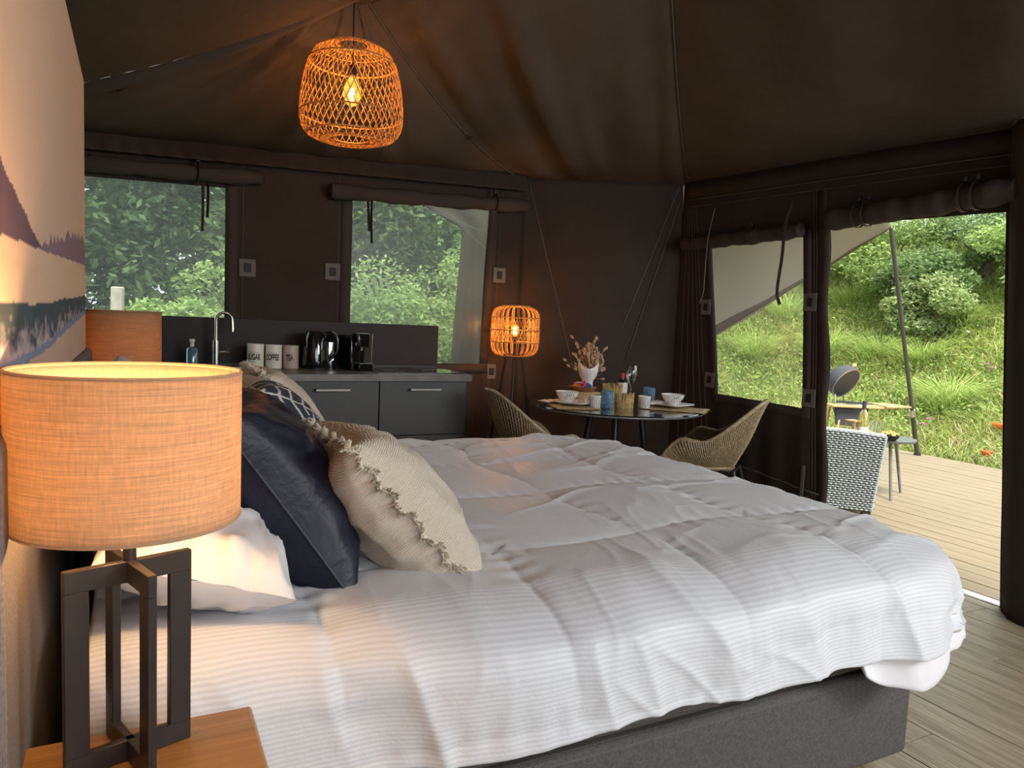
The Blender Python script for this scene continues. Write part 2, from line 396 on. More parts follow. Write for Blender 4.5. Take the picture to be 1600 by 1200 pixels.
M['deck'] = wood('deck_board', lin(.19, .15, .088), lin(.28, .225, .145), .75, 1, 'Y', 0, 16)
def plankmat():
    k = N('grey_oak_plank'); v = k.coord(scale=(46, 1.1, 1)); n1 = k.noise(v, 3, 7, .72, .25); n2 = k.noise(k.coord(scale=(7, .8, 1)), 3, 3)
    f = k.math('ADD', k.math('MULTIPLY', n1, .7), k.math('MULTIPLY', n2, .3)); c = k.ramp(f, [(.36, lin(.19, .145, .088)), (.50, lin(.38, .305, .20)), (.64, lin(.58, .485, .335))])
    k.set(Base_Color=c, Roughness=k.ramp(n1, [(.3, lin(.55, .55, .55)), (.7, lin(.28, .28, .28))])); k.bump(n1, .5, .002); return k.m
M['plank'] = plankmat()
M['soil'] = plain('meadow_soil', lin(.085, .115, .030), .95, nscale=3, var=.4, bump=.5)
# ================================================================ THE SETTING
XR = 3.72; YK = 4.95; XH = -.17
# ---- inside floor: oak planks
fl = struct('floor', 'grey brushed oak plank floor inside the tent')
b = B().span((-1.4, -3.1, -.06), (3.75, 5.1, -.012)); obj('subfloor', b, M['soil'], fl)
plk = {}
px_ = 2.05
k = 0
for ix in range(-8, 20):
    x0 = -1.3+.19*(ix+8)+.0
    if x0 > 3.72: break
    w = min(.187, 3.74-x0); off = (ix*0.47) % 1.3
    y = -3.0-off
    while y < 5.05:
        y0 = max(y, -3.05); y1 = min(y+1.297, 5.05)
        if y1-y0 > .05 and (x0 > 1.9 and y0 < 2.6):
            b = B().box((0, 0, -.006), (w, y1-y0, .012)); obj('plank', b, M['plank'], fl, bevel=.0015, seg=1, loc=((x0+w/2), (y0+y1)/2, 0))
        elif y1-y0 > .05:
            b = plk.setdefault('f', B()); b.span((x0, y0, -.012), (x0+w, y1, 0))
        y += 1.30
o = obj('plank', plk['f'], M['plank'], fl, smooth=False); o['kind'] = 'stuff'
# threshold strip
obj('threshold', B().box((XR+.035, 2.5, -.012), (.075, 1.5, .035)), M['label'], fl, bevel=.004)
# ---- deck
dk = struct('deck_floor', 'pale weathered deck boards outside the tent')
obj('deck_frame', B().span((3.80, -2.5, -.30), (8.02, 8.4, -.085)), M['bark'], dk)
x = 3.815; bm = bpy.data.meshes.new('deck_board')
b0 = B().box((0, 0, -.0125), (.1465, 10.8, .025)); bb = obj('deck_board', b0, M['deck'], dk, bevel=.003, seg=1, loc=(x+.0745, 2.95, -.05))
n = 1
while x+.157 < 7.95:
    x += .157; c = bb.copy(); COL.objects.link(c); c.parent = dk; c.location = (x+.0745, 2.95, -.05-.002*random.random()); n += 1

# ---- canvas wall builder: (u, z) grid with holes, mapped to 3D
def wall_mesh(us, zs, fn, holes):
    us = np.unique(np.round(us, 4)); zs = np.unique(np.round(zs, 4)); U, Z = np.meshgrid(us, zs, indexing='ij'); P = fn(U, Z)
    b = B(); nz = len(zs); F = []
    for i in range(len(us)-1):
        for j in range(nz-1):
            uc = (us[i]+us[i+1])/2; zc = (zs[j]+zs[j+1])/2
            if any(h[0] < uc < h[1] and h[2] < zc < h[3] for h in holes): continue
            F.append((i*nz+j, (i+1)*nz+j, (i+1)*nz+j+1, i*nz+j+1))
    return b.add(P.reshape(-1, 3).tolist(), F)
def lines(a, b_, st, extra): return np.concatenate([np.arange(a, b_, st), [b_], np.array(extra, float)])
# kitchen wall
WK = [(-1.0, .497, .94, 2.045), (1.289, 2.30, .94, 2.06)]
def fk(U, Z):
    top = 2.24+(U+.26)*.0325
    fold = .02*(fbm(U*1.3, Z*.8, 3)-.45)*np.clip((2.6-Z), 0, 1)
    fan = sstep(1.95, 2.5, U)*.016*np.sin(38*U+5.0*Z)*sstep(2.3, 1.2, Z)
    Zt = Z*top/2.30
    w = sstep(1.6, 2.3, U)*sstep(2.56, 2.45, U)*(2.30-Z)*.030      # leaning right-hand edge of the second window
    return np.stack([U-w, YK+(fold+fan)*sstep(2.57, 2.42, U), Zt], -1)
wk = struct('wall_back', 'dark canvas wall behind the kitchen')
def cv(o, t=.004): return o
obj('canvas', wall_mesh(lines(-1.25, 2.57, .06, [h for q in WK for h in q[:2]]), lines(0, 2.30, .07, [h for q in WK for h in q[2:]]), fk, WK), M['canvas'], wk, solid=.004)
def mapped_strip(fn, u0, z0, u1, z1, w, off, t=.004, n=10, name='seam', mat=None, par=None, axis=1):
    """flat tape sewn on the wall from (u0,z0) to (u1,z1)"""
    b = B(); P = []
    d = np.array([u1-u0, z1-z0], float); L = np.linalg.norm(d); nrm = np.array([-d[1], d[0]])/L*w/2
    for i in range(n+1):
        c = np.array([u0, z0])+d*i/n
        a = fn(np.array(c[0]-nrm[0]), np.array(c[1]-nrm[1])); e = fn(np.array(c[0]+nrm[0]), np.array(c[1]+nrm[1])); P.append([a+off, e+off])
    b.grid(np.array(P)); return obj(name, b, mat, par, solid=t)
inK = np.array([0, -.006, 0])
for (u0, u1, z0, z1) in WK:     # window surround bands
    for (a, c, d, e) in ((u0-.035, z0, u0-.035, z1+.04), (u1+.035, z0, u1+.035, z1+.04), (u0-.07, z0-.035, u1+.07, z0-.035)):
        if a < -1: continue
        mapped_strip(fk, a, c, d, e, .07, inK, n=18, name='window_band', mat=M['band'], par=wk)
for u in (.60, 1.20, 2.395, -.3): mapped_strip(fk, u, .05, u, 2.28, .004, inK, .002, 20, 'stitch_seam', M['seam'], wk)
def eyelets(fn, spots, off, axis, par):
    for (u, z) in spots:
        p = fn(np.array(u), np.array(z))+off; s = (.10, .006, .11) if axis == 1 else (.006, .10, .11)
        q = (.046, .012, .056) if axis == 1 else (.012, .046, .056)
        o = obj('eyelet_patch', B().box((0, 0, 0), s), M['patch'], par, bevel=.002, seg=1, loc=tuple(p)); tag(o, 'grey patch with a black eyelet')
        obj('eyelet', B().box((0, 0, 0), q), M['black'], o, bevel=.004, seg=1)
eyelets(fk, [(.629, 1.555), (1.164, 1.555), (2.41, 1.585), (2.41, .88)], inK*2, 1, wk)
def window_film(name, fn, h, off, mat, par, label=None):
    u = lines(h[0]-.01, h[1]+.01, .08, []); z = lines(h[2]-.01, h[3]+.01, .08, []); U, Z = np.meshgrid(u, z, indexing='ij')
    o = obj(name, B().grid(fn(U, Z)+off), mat, par); return o
for i, h in enumerate(WK):
    w = struct('window_%d' % (i+1), 'hazy film window above the worktop' if i else 'hazy film window beside the mural'); window_film('pane', fk, h, np.array([0, .003, 0]), M['pane'], w)
# corner wall between the kitchen wall and the entrance wall
C0 = np.array([2.57, 4.95]); C1 = np.array([3.72, 4.52]); nC = np.array([.43, 1.15])/np.hypot(.43, 1.15)
def fc(U, Z):
    f = .030*np.sin(9*(U-.5)+3.2*(Z-1)*(.5-U)*4)*sstep(2.3, 1.4, Z)*(U*(1-U)*4)+.03*(fbm(U*4, Z*1.2, 8)-.45)*(U*(1-U)*4)
    for q0, sg in ((.30, 1), (.72, -1)):
        line = q0-sg*.26*(Z-1.2)/1.1; f = f+.028*np.exp(-((U-line)/.05)**2)
    T = 2.33+U*.045
    return np.stack([C0[0]+(C1[0]-C0[0])*U+nC[0]*f, C0[1]+(C1[1]-C0[1])*U+nC[1]*f, Z*T/2.33], -1)
wc = struct('wall_corner', 'dark canvas corner wall with diagonal pleats')
obj('canvas', wall_mesh(lines(0, 1, .025, []), lines(0, 2.33, .06, []), fc, []), M['canvas'], wc, solid=.004)
offC = np.array([-nC[0]*.008, -nC[1]*.008, 0])
for (a, c, d, e) in ((.03, 2.32, .36, .9), (.97, 2.30, .66, 1.25), (.985, 2.22, .70, 1.0), (.5, .4, .5, .5)): mapped_strip(fc, a, c, d, e, .006, offC, .003, 16, 'stitch_seam', M['seam'], wc)
# entrance wall (x = 3.72)
W3 = (3.29, 4.085, .81, 1.875); DO = (2.09, 3.105, -.1, 1.93)
def fr(U, Z):
    k = (.08+.08*sstep(3.15, 4.0, U))*sstep(4.5, 4.2, U)*sstep(1.5, 1.9, U); y = U+k*(Z-1.3)
    fold = .03*(fbm(U*1.6, Z*.9, 12)-.45)*sstep(4.52, 4.3, U)+.012*np.sin(U*24+Z*2)*sstep(1.2, .4, Z)*sstep(3.0, 3.2, U)*sstep(4.5, 4.2, U)
    edge = .012*np.sin(Z*9+1)*np.exp(-((U-3.1)/.06)**2)
    T = 2.30+(U-2.1)*.0315
    return np.stack([XR+fold+Z*0, y+edge, Z*T/2.34], -1)
wr = struct('wall_right', 'dark canvas entrance wall with the open doorway')
obj('canvas', wall_mesh(lines(-3.0, 4.52, .06, [W3[0], W3[1], DO[0], DO[1]]), lines(0, 2.34, .06, [W3[2], W3[3], DO[3]]), fr, [W3, DO]), M['canvas'], wr, solid=.005)
inR = np.array([-.007, 0, 0])
for (a, c, d, e, wd) in ((W3[0]-.03, .75, W3[0]-.03, 1.93, .06), (W3[1]+.03, .75, W3[1]+.03, 1.93, .06), (W3[0]-.06, W3[2]-.03, W3[1]+.06, W3[2]-.03, .06), (3.14, .02, 3.14, 2.15, .065), (2.025, .02, 2.025, 2.15, .07)):
    mapped_strip(fr, a, c, d, e, wd, inR, n=18, name='window_band', mat=M['band'], par=wr)
for u in (3.19, 3.21, 4.22, 4.26, 4.31, 4.37, 4.43, 1.9, 1.75): mapped_strip(fr, u, .03, u, 2.16, .004, inR*1.3, .002, 20, 'stitch_seam', M['seam'], wr)
mapped_strip(fr, 1.0, 2.26, 4.5, 2.26, .11, inR*2, .006, 30, 'valance', M['canvas'], wr)
mapped_strip(fr, 1.0, 2.20, 4.5, 2.20, .006, inR*4, .003, 30, 'stitch_seam', M['seam'], wr)
mapped_strip(fr, 1.0, 2.15, 4.5, 2.15, .004, inR*3, .003, 30, 'stitch_seam', M['seam'], wr)
eyelets(fr, [(4.16, 1.42), (4.16, .90), (3.235, 1.47), (3.235, .88)], inR*2, 0, wr)
w = struct('window_3', 'clear film window in the entrance wall'); window_film('pane', fr, W3, np.array([.003, 0, 0]), M['vinyl'], w)
# weatherproof skirt and a loose tape at the foot of the entrance wall
mapped_strip(fr, 3.16, .30, 4.45, .38, .012, inR*1.5, .003, 14, 'stitch_seam', M['seam'], wr)
o = obj('tie_tape', B().box((0, 0, 0), (.006, .022, .20)), M['patch'], wr, loc=tuple(fr(np.array(3.27), np.array(.36))+inR*2)); tag(o, 'short grey tie tape')
# canvas jamb sleeve right of the doorway
def jamb(U, Z): return fr(U, Z)+np.array([-.10, 0, 0])
js = B(); ring = []
for z in np.linspace(.0, 2.30, 24):
    k = (z-1.0)*.075; w_ = .004*math.sin(z*8)
    ring.append([(3.60+w_, 1.96+k, z), (3.57, 1.90+k, z), (3.565, 1.70+k, z), (3.57, 1.55+k, z), (3.70, 1.50+k, z), (3.74, 1.52+k, z), (3.74, 2.02+k, z), (3.68, 2.035+k, z)])
js.grid(np.array(ring), wv=True); obj('door_jamb', js, M['band'], wr, solid=.004)
for yy in (1.86, 1.82): obj('stitch_seam', B().tube([(3.562, yy+(z-1)*.075, z) for z in (.02, 1.1, 2.25)], .0022, 4), M['seam'], wr)
# headboard wall: partition that carries the mural
wh = struct('wall_left', 'partition behind the bed that carries the beach mural')
obj('partition', B().span((-.29, .9, 0), (-.229, 3.285, 2.108)).span((-.2285, .9, 1.105), (XH-.002, 3.285, 2.108)), M['canvas'], wh, bevel=.003)
# closing walls out of view, with the open front behind the photographer
wn = struct('wall_front')
obj('canvas', B().span((-1.25, -3.02, 0), (-.4, -3.0, 2.3)).span((-.4, -3.02, 2.15), (3.4, -3.0, 2.35)).span((3.4, -3.02, 0), (3.75, -3.0, 2.35)).span((-.4, -3.02, 0), (3.4, -3.0, .3)), M['canvas'], wn)
obj('canvas', B().span((-1.27, -3.0, 0), (-1.25, 4.95, 2.3)), M['canvas'], wn)
# ---- roof
A1 = np.array([.92, 3.69, 2.92]); A2 = np.array([1.86, 2.50, 3.12]); A3 = np.array([1.86, -1.4, 3.12])
def catz(e, a, t): return e+(a-e)*(.2*t+.8*t**2.2)
def panel(e0, e1, a0, a1, n=60, mt=34, fo=.02, freq=26, seed=0, sag=.05):
    u = np.linspace(0, 1, n)[:, None]; t = np.linspace(0, 1, mt)[None, :]
    e = np.array(e0)*(1-u)[..., None]+np.array(e1)*u[..., None]; a = np.array(a0)*(1-u)[..., None]+np.array(a1)*u[..., None]
    P = e*(1-t)[..., None]+a*t[..., None]; z = catz(e[..., 2], a[..., 2], t)
    ed = np.clip(np.minimum(u, 1-u)*7, 0, 1); env = ed*np.clip(t*3, 0, 1)*np.clip((1-t)*3, 0, 1)
    w = u+.05*np.sin(3*t+seed)
    f = (vn(w*freq+seed*3.1, t*1.2, seed)-.5)*2*(.35+.65*vn(w*5, t*2.5, seed+9))
    z = z-sag*np.sin(PI*u)*np.sin(PI*np.clip(t*1.1, 0, 1))+fo*f*env+.035*(vn(u*6, t*2.0, seed+4)-.5)*env
    P = np.stack([P[..., 0]+0*z, P[..., 1]+0*z, z], -1); return P
rf = struct('ceiling', 'brown canvas tent roof with ridge seams')
eK0 = (-1.0, 5.01, 2.206); eK1 = (2.60, 5.01, 2.322); eC = (3.78, 4.55, 2.366); eR = (3.78, -3.0, 2.13); eL = (-1.25, 5.01, 2.19); eL2 = (-1.25, -3.0, 2.2)
obj('roof_panel', B().grid(panel(eK0, eK1, A1, A1, 70, 40, .045, 22, 1, .05)), M['roof'], rf)
obj('roof_panel', B().grid(panel(eK1, eC, A1, A2, 60, 40, .075, 9, 2, .02)), M['roof'], rf)
obj('roof_panel', B().grid(panel(eC, eR, A2, A3, 110, 40, .10, 13, 3, .03)), M['roof'], rf)
obj('roof_panel', B().grid(panel(eL2, eL, A3, A2, 60, 30, .03, 12, 4, .03)), M['roof'], rf)
obj('roof_panel', B().grid(panel(eL, eK0, A2, A1, 30, 34, .02, 10, 5, .03)), M['roof'], rf)
obj('roof_panel', B().add([A3, eR, (3.72, -3, 2.14), (-1.25, -3, 2.2)], [(0, 1, 3)]), M['roof'], rf)
def seamline(e, a):
    pts = [(e[0]*(1-t)+a[0]*t, e[1]*(1-t)+a[1]*t, catz(e[2], a[2], t)-.006) for t in np.linspace(0, 1, 26)]
    obj('roof_seam', B().tube(pts, .0045, 5), M['seam'], rf); return pts
for e, a in ((eK0, A1), (eK1, A1), (eC, A2)): seamline(e, a)
obj('roof_seam', B().tube([eK1, eC], .004, 5), M['seam'], rf)
# little webbing loops on the seams
for e, a, t in ((eK1, A1, .43), (eC, A2, .12), (eK0, A1, .47)):
    p = Vector((e[0]*(1-t)+a[0]*t, e[1]*(1-t)+a[1]*t, catz(e[2], a[2], t)-.012)); obj('webbing_loop', B().tube([p, p+Vector((.03, -.01, -.018)), p+Vector((.055, -.02, -.004))], [.004, .009, .003], 6), M['leather'], rf)
# grey cap under the tent peak
o = obj('peak_cap', B().lathe([(.25, .06), (.245, .0), (.21, -.05), (.13, -.085), (.0, -.095)], 40), M['band'], rf, loc=(A1[0], A1[1], A1[2]-.02))
# valance pleats along the kitchen eave
def val(U, T):
    top = 2.24+(U+.26)*.0325+.012; return np.stack([U, YK-.05-.05*T+.010*np.sin(U*46+3*np.sin(U*5))*T+.0*U, top-T*.125], -1)
U, T = np.meshgrid(np.linspace(-1.2, 2.56, 240), np.linspace(0, 1, 7), indexing='ij'); obj('valance', B().grid(val(U, T)), M['canvas'], wk, solid=.004)

# ---- mural: flat print, colours on a fine grid
ny, nz = 260, 330; Y, Z = np.meshgrid(np.linspace(1.0, 3.28, ny), np.linspace(.55, 2.10, nz), indexing='ij')
def L(h): return np.array(hx(h)[:3])
def mcurve(pts):
    q = [at_x(a, b_, XH) for a, b_ in pts]; o_ = sorted((p.y, p.z) for p in q); return np.interp(Y, [p[0] for p in o_], [p[1] for p in o_])
t = np.clip((Z-1.3)/.8, 0, 1)[..., None]; c = L('d9b8a0')*(1-t)+L('cfb09a')*t+np.zeros(Y.shape+(1,))
pine = mcurve([(60, 385), (72, 374), (90, 368), (117, 362), (131, 372)])+.030*(1-2*np.abs(np.modf(Y*7.5+.5*np.sin(Y*9))[0]-.5))*(.4+vn(Y*7, 0*Y, 8))-.02
c[Z < pine] = L('8d7480')
mt = mcurve([(-60, 100), (0, 246), (12, 275), (30, 312), (45, 345), (60, 375), (70, 392), (131, 480)])+.015*(fbm(Y*14, Y*0, 5)-.5); mk = Z < mt; c[mk] = (L('6a5462')*(1.1-.35*fbm(Y*9, Z*9, 2)[..., None]))[mk]
sandz = mcurve([(0, 366), (35, 378), (68, 392), (100, 403), (131, 414)]); mk3 = Z < sandz; sd = L('e6c3a6')*(1-.12*fbm(Y*2, Z*30, 4)[..., None]); c[mk3] = sd[mk3]
crest = mcurve([(0, 473), (25, 471), (50, 474), (75, 473), (100, 467), (131, 462)])+.008*(fbm(Y*12, Y*0, 6)-.5); mk4 = Z < crest; dpt = crest-Z
wt = L('46535a')*(.8+.5*fbm(Y*12, Z*60, 7)[..., None]); fo = np.clip((dpt-.035)/.05+(fbm(Y*22, Z*50, 9)-.5)*2.6, 0, 1)[..., None]; wt = wt*(1-fo)+L('b9aaae')*fo; c[mk4] = wt[mk4]
shore = mcurve([(0, 578), (40, 560), (70, 543), (100, 515), (131, 488)])+.010*(fbm(Y*16, Y*0, 12)-.5); mk5 = Z < shore; c[mk5] = (L('d3b09c')*(1-.15*fbm(Y*4, Z*30, 14)[..., None]))[mk5]; mk6 = np.abs(Z-shore) < .008; c[mk6] = L('7f8da6')
Pm = np.stack([np.full(Y.shape, XH), Y, Z], -1)
idx = np.arange(ny*nz).reshape(ny, nz); F = np.stack([idx[:-1, :-1], idx[1:, :-1], idx[1:, 1:], idx[:-1, 1:]], -1).reshape(-1, 4)
colr = np.concatenate([c.reshape(-1, 3), np.ones((ny*nz, 1))], 1)
o = fastmesh('wall_mural', Pm.reshape(-1, 3), F, M['print'], wh, colr); tag(o, 'beach and mountain photo print')
# ================================================================ BED
bed = thing('bed', 'grey upholstered box spring bed with fabric headboard under the white duvet', 'bed', (1.0, 2.30, 0))
def loc_(b_, o): b_.v = [(x-o[0], y-o[1], z-o[2]) for x, y, z in b_.v]; return b_
BO = (1.0, 2.30, 0)
obj('base', loc_(B().span((-.07, 1.31, .045), (2.05, 3.32, .325)), BO), M['greyfab'], bed, bevel=.022, seg=4)
obj('mattress', loc_(B().span((-.07, 1.322, .327), (2.03, 3.305, .60)), BO), M['greyfab'], bed, bevel=.03, seg=4)
hb = obj('headboard', loc_(B().span((-.226, 1.10, .04), (-.150, 3.36, 1.10)), BO), M['headfab_lit'], bed, bevel=.02, seg=4)
for (x, y) in ((.0, 1.42), (1.95, 1.42), (.0, 3.2), (1.95, 3.2)): obj('leg', loc_(B().lathe([(.022, 0), (.025, .05)], 16, (x, y, 0)), BO), M['black'], bed)
# ---- duvet
NS, NT = 380, 400; X0, X1, Y0, Y1, R0, ZT = -.055, 2.14, 1.445, 3.29, .125, .672
s = np.linspace(X0-.02, X1+.44, NS)[:, None]+np.zeros((1, NT)); t = np.linspace(Y0-.33, Y1+.32, NT)[None, :]+np.zeros((NS, 1))
hemw = .03*np.sin(s*3.2+1)+.008*np.sin(s*11)
t = np.where(t < Y0, Y0-(Y0-t)*(1+hemw*1.5), t)
ox = np.maximum(s-X1, 0); oyn = np.maximum(Y0-t, 0); oyf = np.maximum(t-Y1, 0); oy = oyn+oyf
d = np.hypot(ox, oy)+1e-9; dx = ox/d; dy = np.where(oyn > 0, -1, 1)*oy/d
bx = np.minimum(s, X1); by = np.clip(t, Y0, Y1)
rc = .26
for yc, sg in ((Y0+rc, -1), (Y1-rc, 1)):
    cx = X1-rc; ex = s-cx; ey = (t-yc)*sg; mk = (ex > 0) & (ey > 0); dd = np.hypot(ex, ey)+1e-9; over = np.maximum(dd-rc, 0)
    d = np.where(mk, over+1e-9, d); dx = np.where(mk, ex/dd, dx); dy = np.where(mk, sg*ey/dd, dy)
    bx = np.where(mk & (dd > rc), cx+rc*ex/dd, bx); by = np.where(mk & (dd > rc), yc+sg*rc*ey/dd, by)
    bx = np.where(mk & (dd <= rc), s, bx); by = np.where(mk & (dd <= rc), t, by)
corner = sstep(X1-rc, X1, s)*sstep(Y0+rc, Y0-.05, t)
r = R0+.04*sstep(1.2, 2.2, s)
q = PI*r/2; Rr = np.where(d < q, r*np.sin(d/r), r+.10*(d-q))+np.where(oyn > 0, 1, 0)*sstep(0, .14, d)*.085*sstep(.15, .8, s); Dz = np.where(d < q, r*(1-np.cos(np.minimum(d, q)/r)), r+(d-q)*.93)
angc = np.arctan2(ox, oyn+1e-9)
Rr = Rr+corner*(.009*np.sin(angc*7)+.0)*sstep(.08, .3, d)
Dz = Dz-corner*.20*sstep(.25, .6, d)
X = bx+dx*Rr; Yv = by+dy*Rr; Zv = ZT-Dz
# crown of the quilt, stitched boxes, wrinkles
Zv = Zv+.022*np.sin(np.clip((s-X0)/(X1-X0), 0, 1)*PI)*np.sin(np.clip((t-Y0)/(Y1-Y0), 0, 1)*PI)
us = s+.03*np.sin(t*3.3)+.02*np.sin(t*9+s*2); ut = t+.05*np.sin(s*2.1+.5)+.02*np.sin(s*7)
cs = np.abs(np.sin(PI*(us-.31)/.48)); ct = np.abs(np.sin(PI*(ut-Y0-.24)/.50))
puff = .019*(np.minimum(cs, 1)**.45*np.minimum(ct, 1)**.45)
def ridge(a, b_, sd, p=3): v = vn(a, b_, sd); return (1-np.abs(2*v-1))**p
wx = s+.12*(fbm(s*2, t*2, 21)-.5)*2; wy = t+.12*(fbm(s*2+9, t*2, 22)-.5)*2
def rot(a): c_, s_ = math.cos(a), math.sin(a); return wx*c_+wy*s_, -wx*s_+wy*c_
a1, b1 = rot(.35); a2, b2 = rot(-.75); a3, b3 = rot(1.35)
wr_ = .0105*ridge(a1*1.6, b1*7, 31, 4)*sstep(.35, .65, fbm(s*1.3, t*1.3, 41))+.0105*ridge(a2*2.2, b2*9, 32, 4)*sstep(.40, .62, fbm(s*1.7, t*1.7, 42))+.0035*ridge(a3*4, b3*15, 33, 3)*sstep(.4, .6, fbm(s*2.2, t*2.2, 43))
near_seam = np.exp(-(np.minimum(cs, ct)/.35)**2)
pk = .0032*np.sin(np.where(cs < ct, t, s)*95+4*fbm(s*5, t*5, 50))*near_seam*vn(s*6, t*6, 51)
big = .034*(fbm(s*1.5+3, t*1.7, 60, 2)-.38)
top = 1-sstep(.0, .30, d)*.35
h = (puff+wr_+pk)*top+big*(1-sstep(0, .3, d))
hang = sstep(.10, .25, oyn)*(.010*np.sin(s*7.5+2.2*np.sin(s*3.1))+.006*np.sin(s*19+3*np.sin(s*4)))+sstep(.1, .25, ox)*(.014*np.sin(t*9+2*np.sin(t*3)))
hang = hang+sstep(0, .10, oyn)*.016*(ridge(s*6+t*2, t*2.5, 71, 2)-.3)
nz_ = np.cos(np.minimum(d/r, PI/2)); nh = np.sin(np.minimum(d/r, PI/2))
Zv = Zv+h*nz_; X = X+dx*(h*nh+hang); Yv = Yv+dy*(h*nh+hang)
Pd = np.stack([X, Yv, Zv], -1); duvet = B().grid(Pd)
uvd = np.stack([s*2, t*2], -1).reshape(-1, 2)
dv = obj('duvet', duvet, M['satin'], None, uv=uvd, ang=80); tag(dv, 'white satin-striped quilted duvet spread over the bed', 'duvet')
dv.modifiers.new('sol', 'SOLIDIFY').thickness = .022; dv.modifiers['sol'].offset = -1
# turned-back under-layer of the cover at the near foot corner
hem = [Pd[i, 0] for i in range(int(NS*.66), NS-4, 3)]
fl_ = []; nh_ = len(hem)
for i, p in enumerate(hem):
    a = i/(nh_-1); cen = np.array([1.55, 2.0]); inn = cen-p[:2]; inn /= np.linalg.norm(inn); row = []
    w_ = float(sstep(.30, .75, a)); inn = np.array([-.1, 1.])*(1-w_)+inn*w_; inn /= np.linalg.norm(inn)
    for j in range(12):
        v = j/11; dep = .080*min(1, a*9)**.5*float(sstep(1.0, .45, a))
        ii = .022+.015*math.sin(PI*v)-.016*v+.004*math.sin(a*24)*v
        row.append((p[0]+inn[0]*ii, p[1]+inn[1]*ii, p[2]+.03-v*(dep+.03)+.006*math.sin(a*17)*v))
    fl_.append(row)
o = obj('cover_flap', B().grid(np.array(fl_)), M['cotton'], dv, solid=.006); tag(o, 'plain white folded-under edge of the cover')

# ---- cushions
def cushion(w, h, T, seed, n=44, pinch=.08, wr=.012, flat=2.2):
    u = np.linspace(-1, 1, n)[:, None]+np.zeros((1, n)); v = np.linspace(-1, 1, n)[None, :]+np.zeros((n, 1))
    u = np.sign(u)*np.abs(u)**.85; v = np.sign(v)*np.abs(v)**.85
    x = u*w/2*(1-pinch*(1-v**2)*np.abs(u)**3*0-pinch*(1-v*v)*.9*np.abs(u)); y = v*h/2*(1-pinch*(1-u*u)*.9*np.abs(v))
    th = T/2*((1-np.abs(u)**flat)*(1-np.abs(v)**flat))**.42
    edge = np.minimum(1-np.abs(u), 1-np.abs(v))
    wk_ = wr*(ridge(u*3+v, v*3-u, seed, 2)-.3)*np.clip(edge*5, 0, 1)+wr*.9*np.sin(np.arctan2(v, u)*17+seed)*np.exp(-((edge-.13)/.10)**2)*vn(u*4, v*4, seed+5)
    up = np.stack([x, y, th+wk_], -1); dn = np.stack([x, y, -th-wk_[::-1]*np.clip(edge*4, 0, 1)], -1)
    b = B(); b.grid(up); b.grid(dn[::-1]); return b, up
def orient(o, c, a, bdir):
    """local x along a (height), local y along bdir, local z = normal"""
    a = Vector(a).normalized(); bd = Vector(bdir); bd = (bd-a*bd.dot(a)).normalized(); nn = a.cross(bd)
    mt = Matrix((a, bd, nn)).transposed().to_4x4(); mt.translation = Vector(c); o.matrix_world = mt
def make_cushion(name, label, mat, w, h, T, seed, c, a, bd, cat='cushion', group=None, piping=None, **kw):
    root = thing(name, label, cat, (0, 0, 0), 0, group); b, up = cushion(w, h, T, seed, **kw)
    obj('cover', b, mat, root, ang=180)
    if piping:
        n = up.shape[0]; ed = [up[i, 0] for i in range(n)]+[up[-1, j] for j in range(1, n)]+[up[i, -1] for i in range(n-2, -1, -1)]+[up[0, j] for j in range(n-2, 0, -1)]
        if piping[0] == 'pipe': obj('piping', B().tube([(p[0], p[1], 0) for p in ed], .004, 6, closed=True), piping[1], root)
        else:
            bb_ = B(); cc = B(); L_ = len(ed); path = []
            for i, p in enumerate(ed):
                q = Vector((p[0], p[1], 0)); out = q.normalized(); path.append(q+out*.004+Vector((0, 0, .007*math.sin(i*1.05))))
                nx = Vector(ed[(i+1) % L_])
                for k_ in range(16):
                    tq = k_/16; s_ = q.lerp(Vector((nx.x, nx.y, 0)), tq); oo = s_.normalized(); zz = .009*math.sin((i+tq)*1.05)+.005*math.sin((i+tq)*2.9)
                    e = s_+oo*(.010+.009*random.random())+Vector((random.uniform(-.004, .004), random.uniform(-.004, .004), zz+random.uniform(-.007, .007)))
                    bb_.tube([s_, (s_+e)/2+Vector((0, 0, zz*.5)), e], [.0019, .0019, .0011], 3, caps=False)
            o = obj('fringe', bb_, M['fringe'], root); o['kind'] = 'stuff'
            obj('piping', cc.tube(path, .0045, 6, closed=True), M['fringe'], root)
    orient(root, c, a, bd); return root
# plain white sleeping pillow at the near head corner and its twin behind
make_cushion('pillow', 'plain white sleeping pillow nearest the big linen lamp', M['cotton'], .35, .66, .20, 11, (.110, 1.70, .795), (.93, -.02, -.28), (.06, 1, 0), 'pillow', wr=.022, pinch=.05)
make_cushion('pillow', 'second white sleeping pillow propped upright behind the first', M['cotton'], .44, .68, .17, 15, (-.01, 2.05, .88), (-.25, 0, .97), (0, 1, 0), 'pillow', wr=.02, pinch=.05)
make_cushion('pillow', 'white sleeping pillow against the headboard on the kitchen side', M['cotton'], .44, .66, .17, 16, (-.01, 2.86, .87), (-.2, 0, .97), (0, 1, 0), 'pillow', wr=.02, pinch=.05)
make_cushion('cushion', 'shiny navy velvet cushion with piped edge', M['navy'], .51, .53, .27, 23, (.300, 1.80, .868), (-.57, .03, .82), (.10, 1, .0), wr=.014, pinch=.15, piping=('pipe', M['navy']))
make_cushion('cushion', 'large cream muslin cushion with frayed edge, front of the row', M['muslin'], .50, .50, .26, 31, (.575, 1.77, .800), (-.66, .04, .75), (.0, 1, .0), wr=.012, pinch=.13, piping=('fringe',))
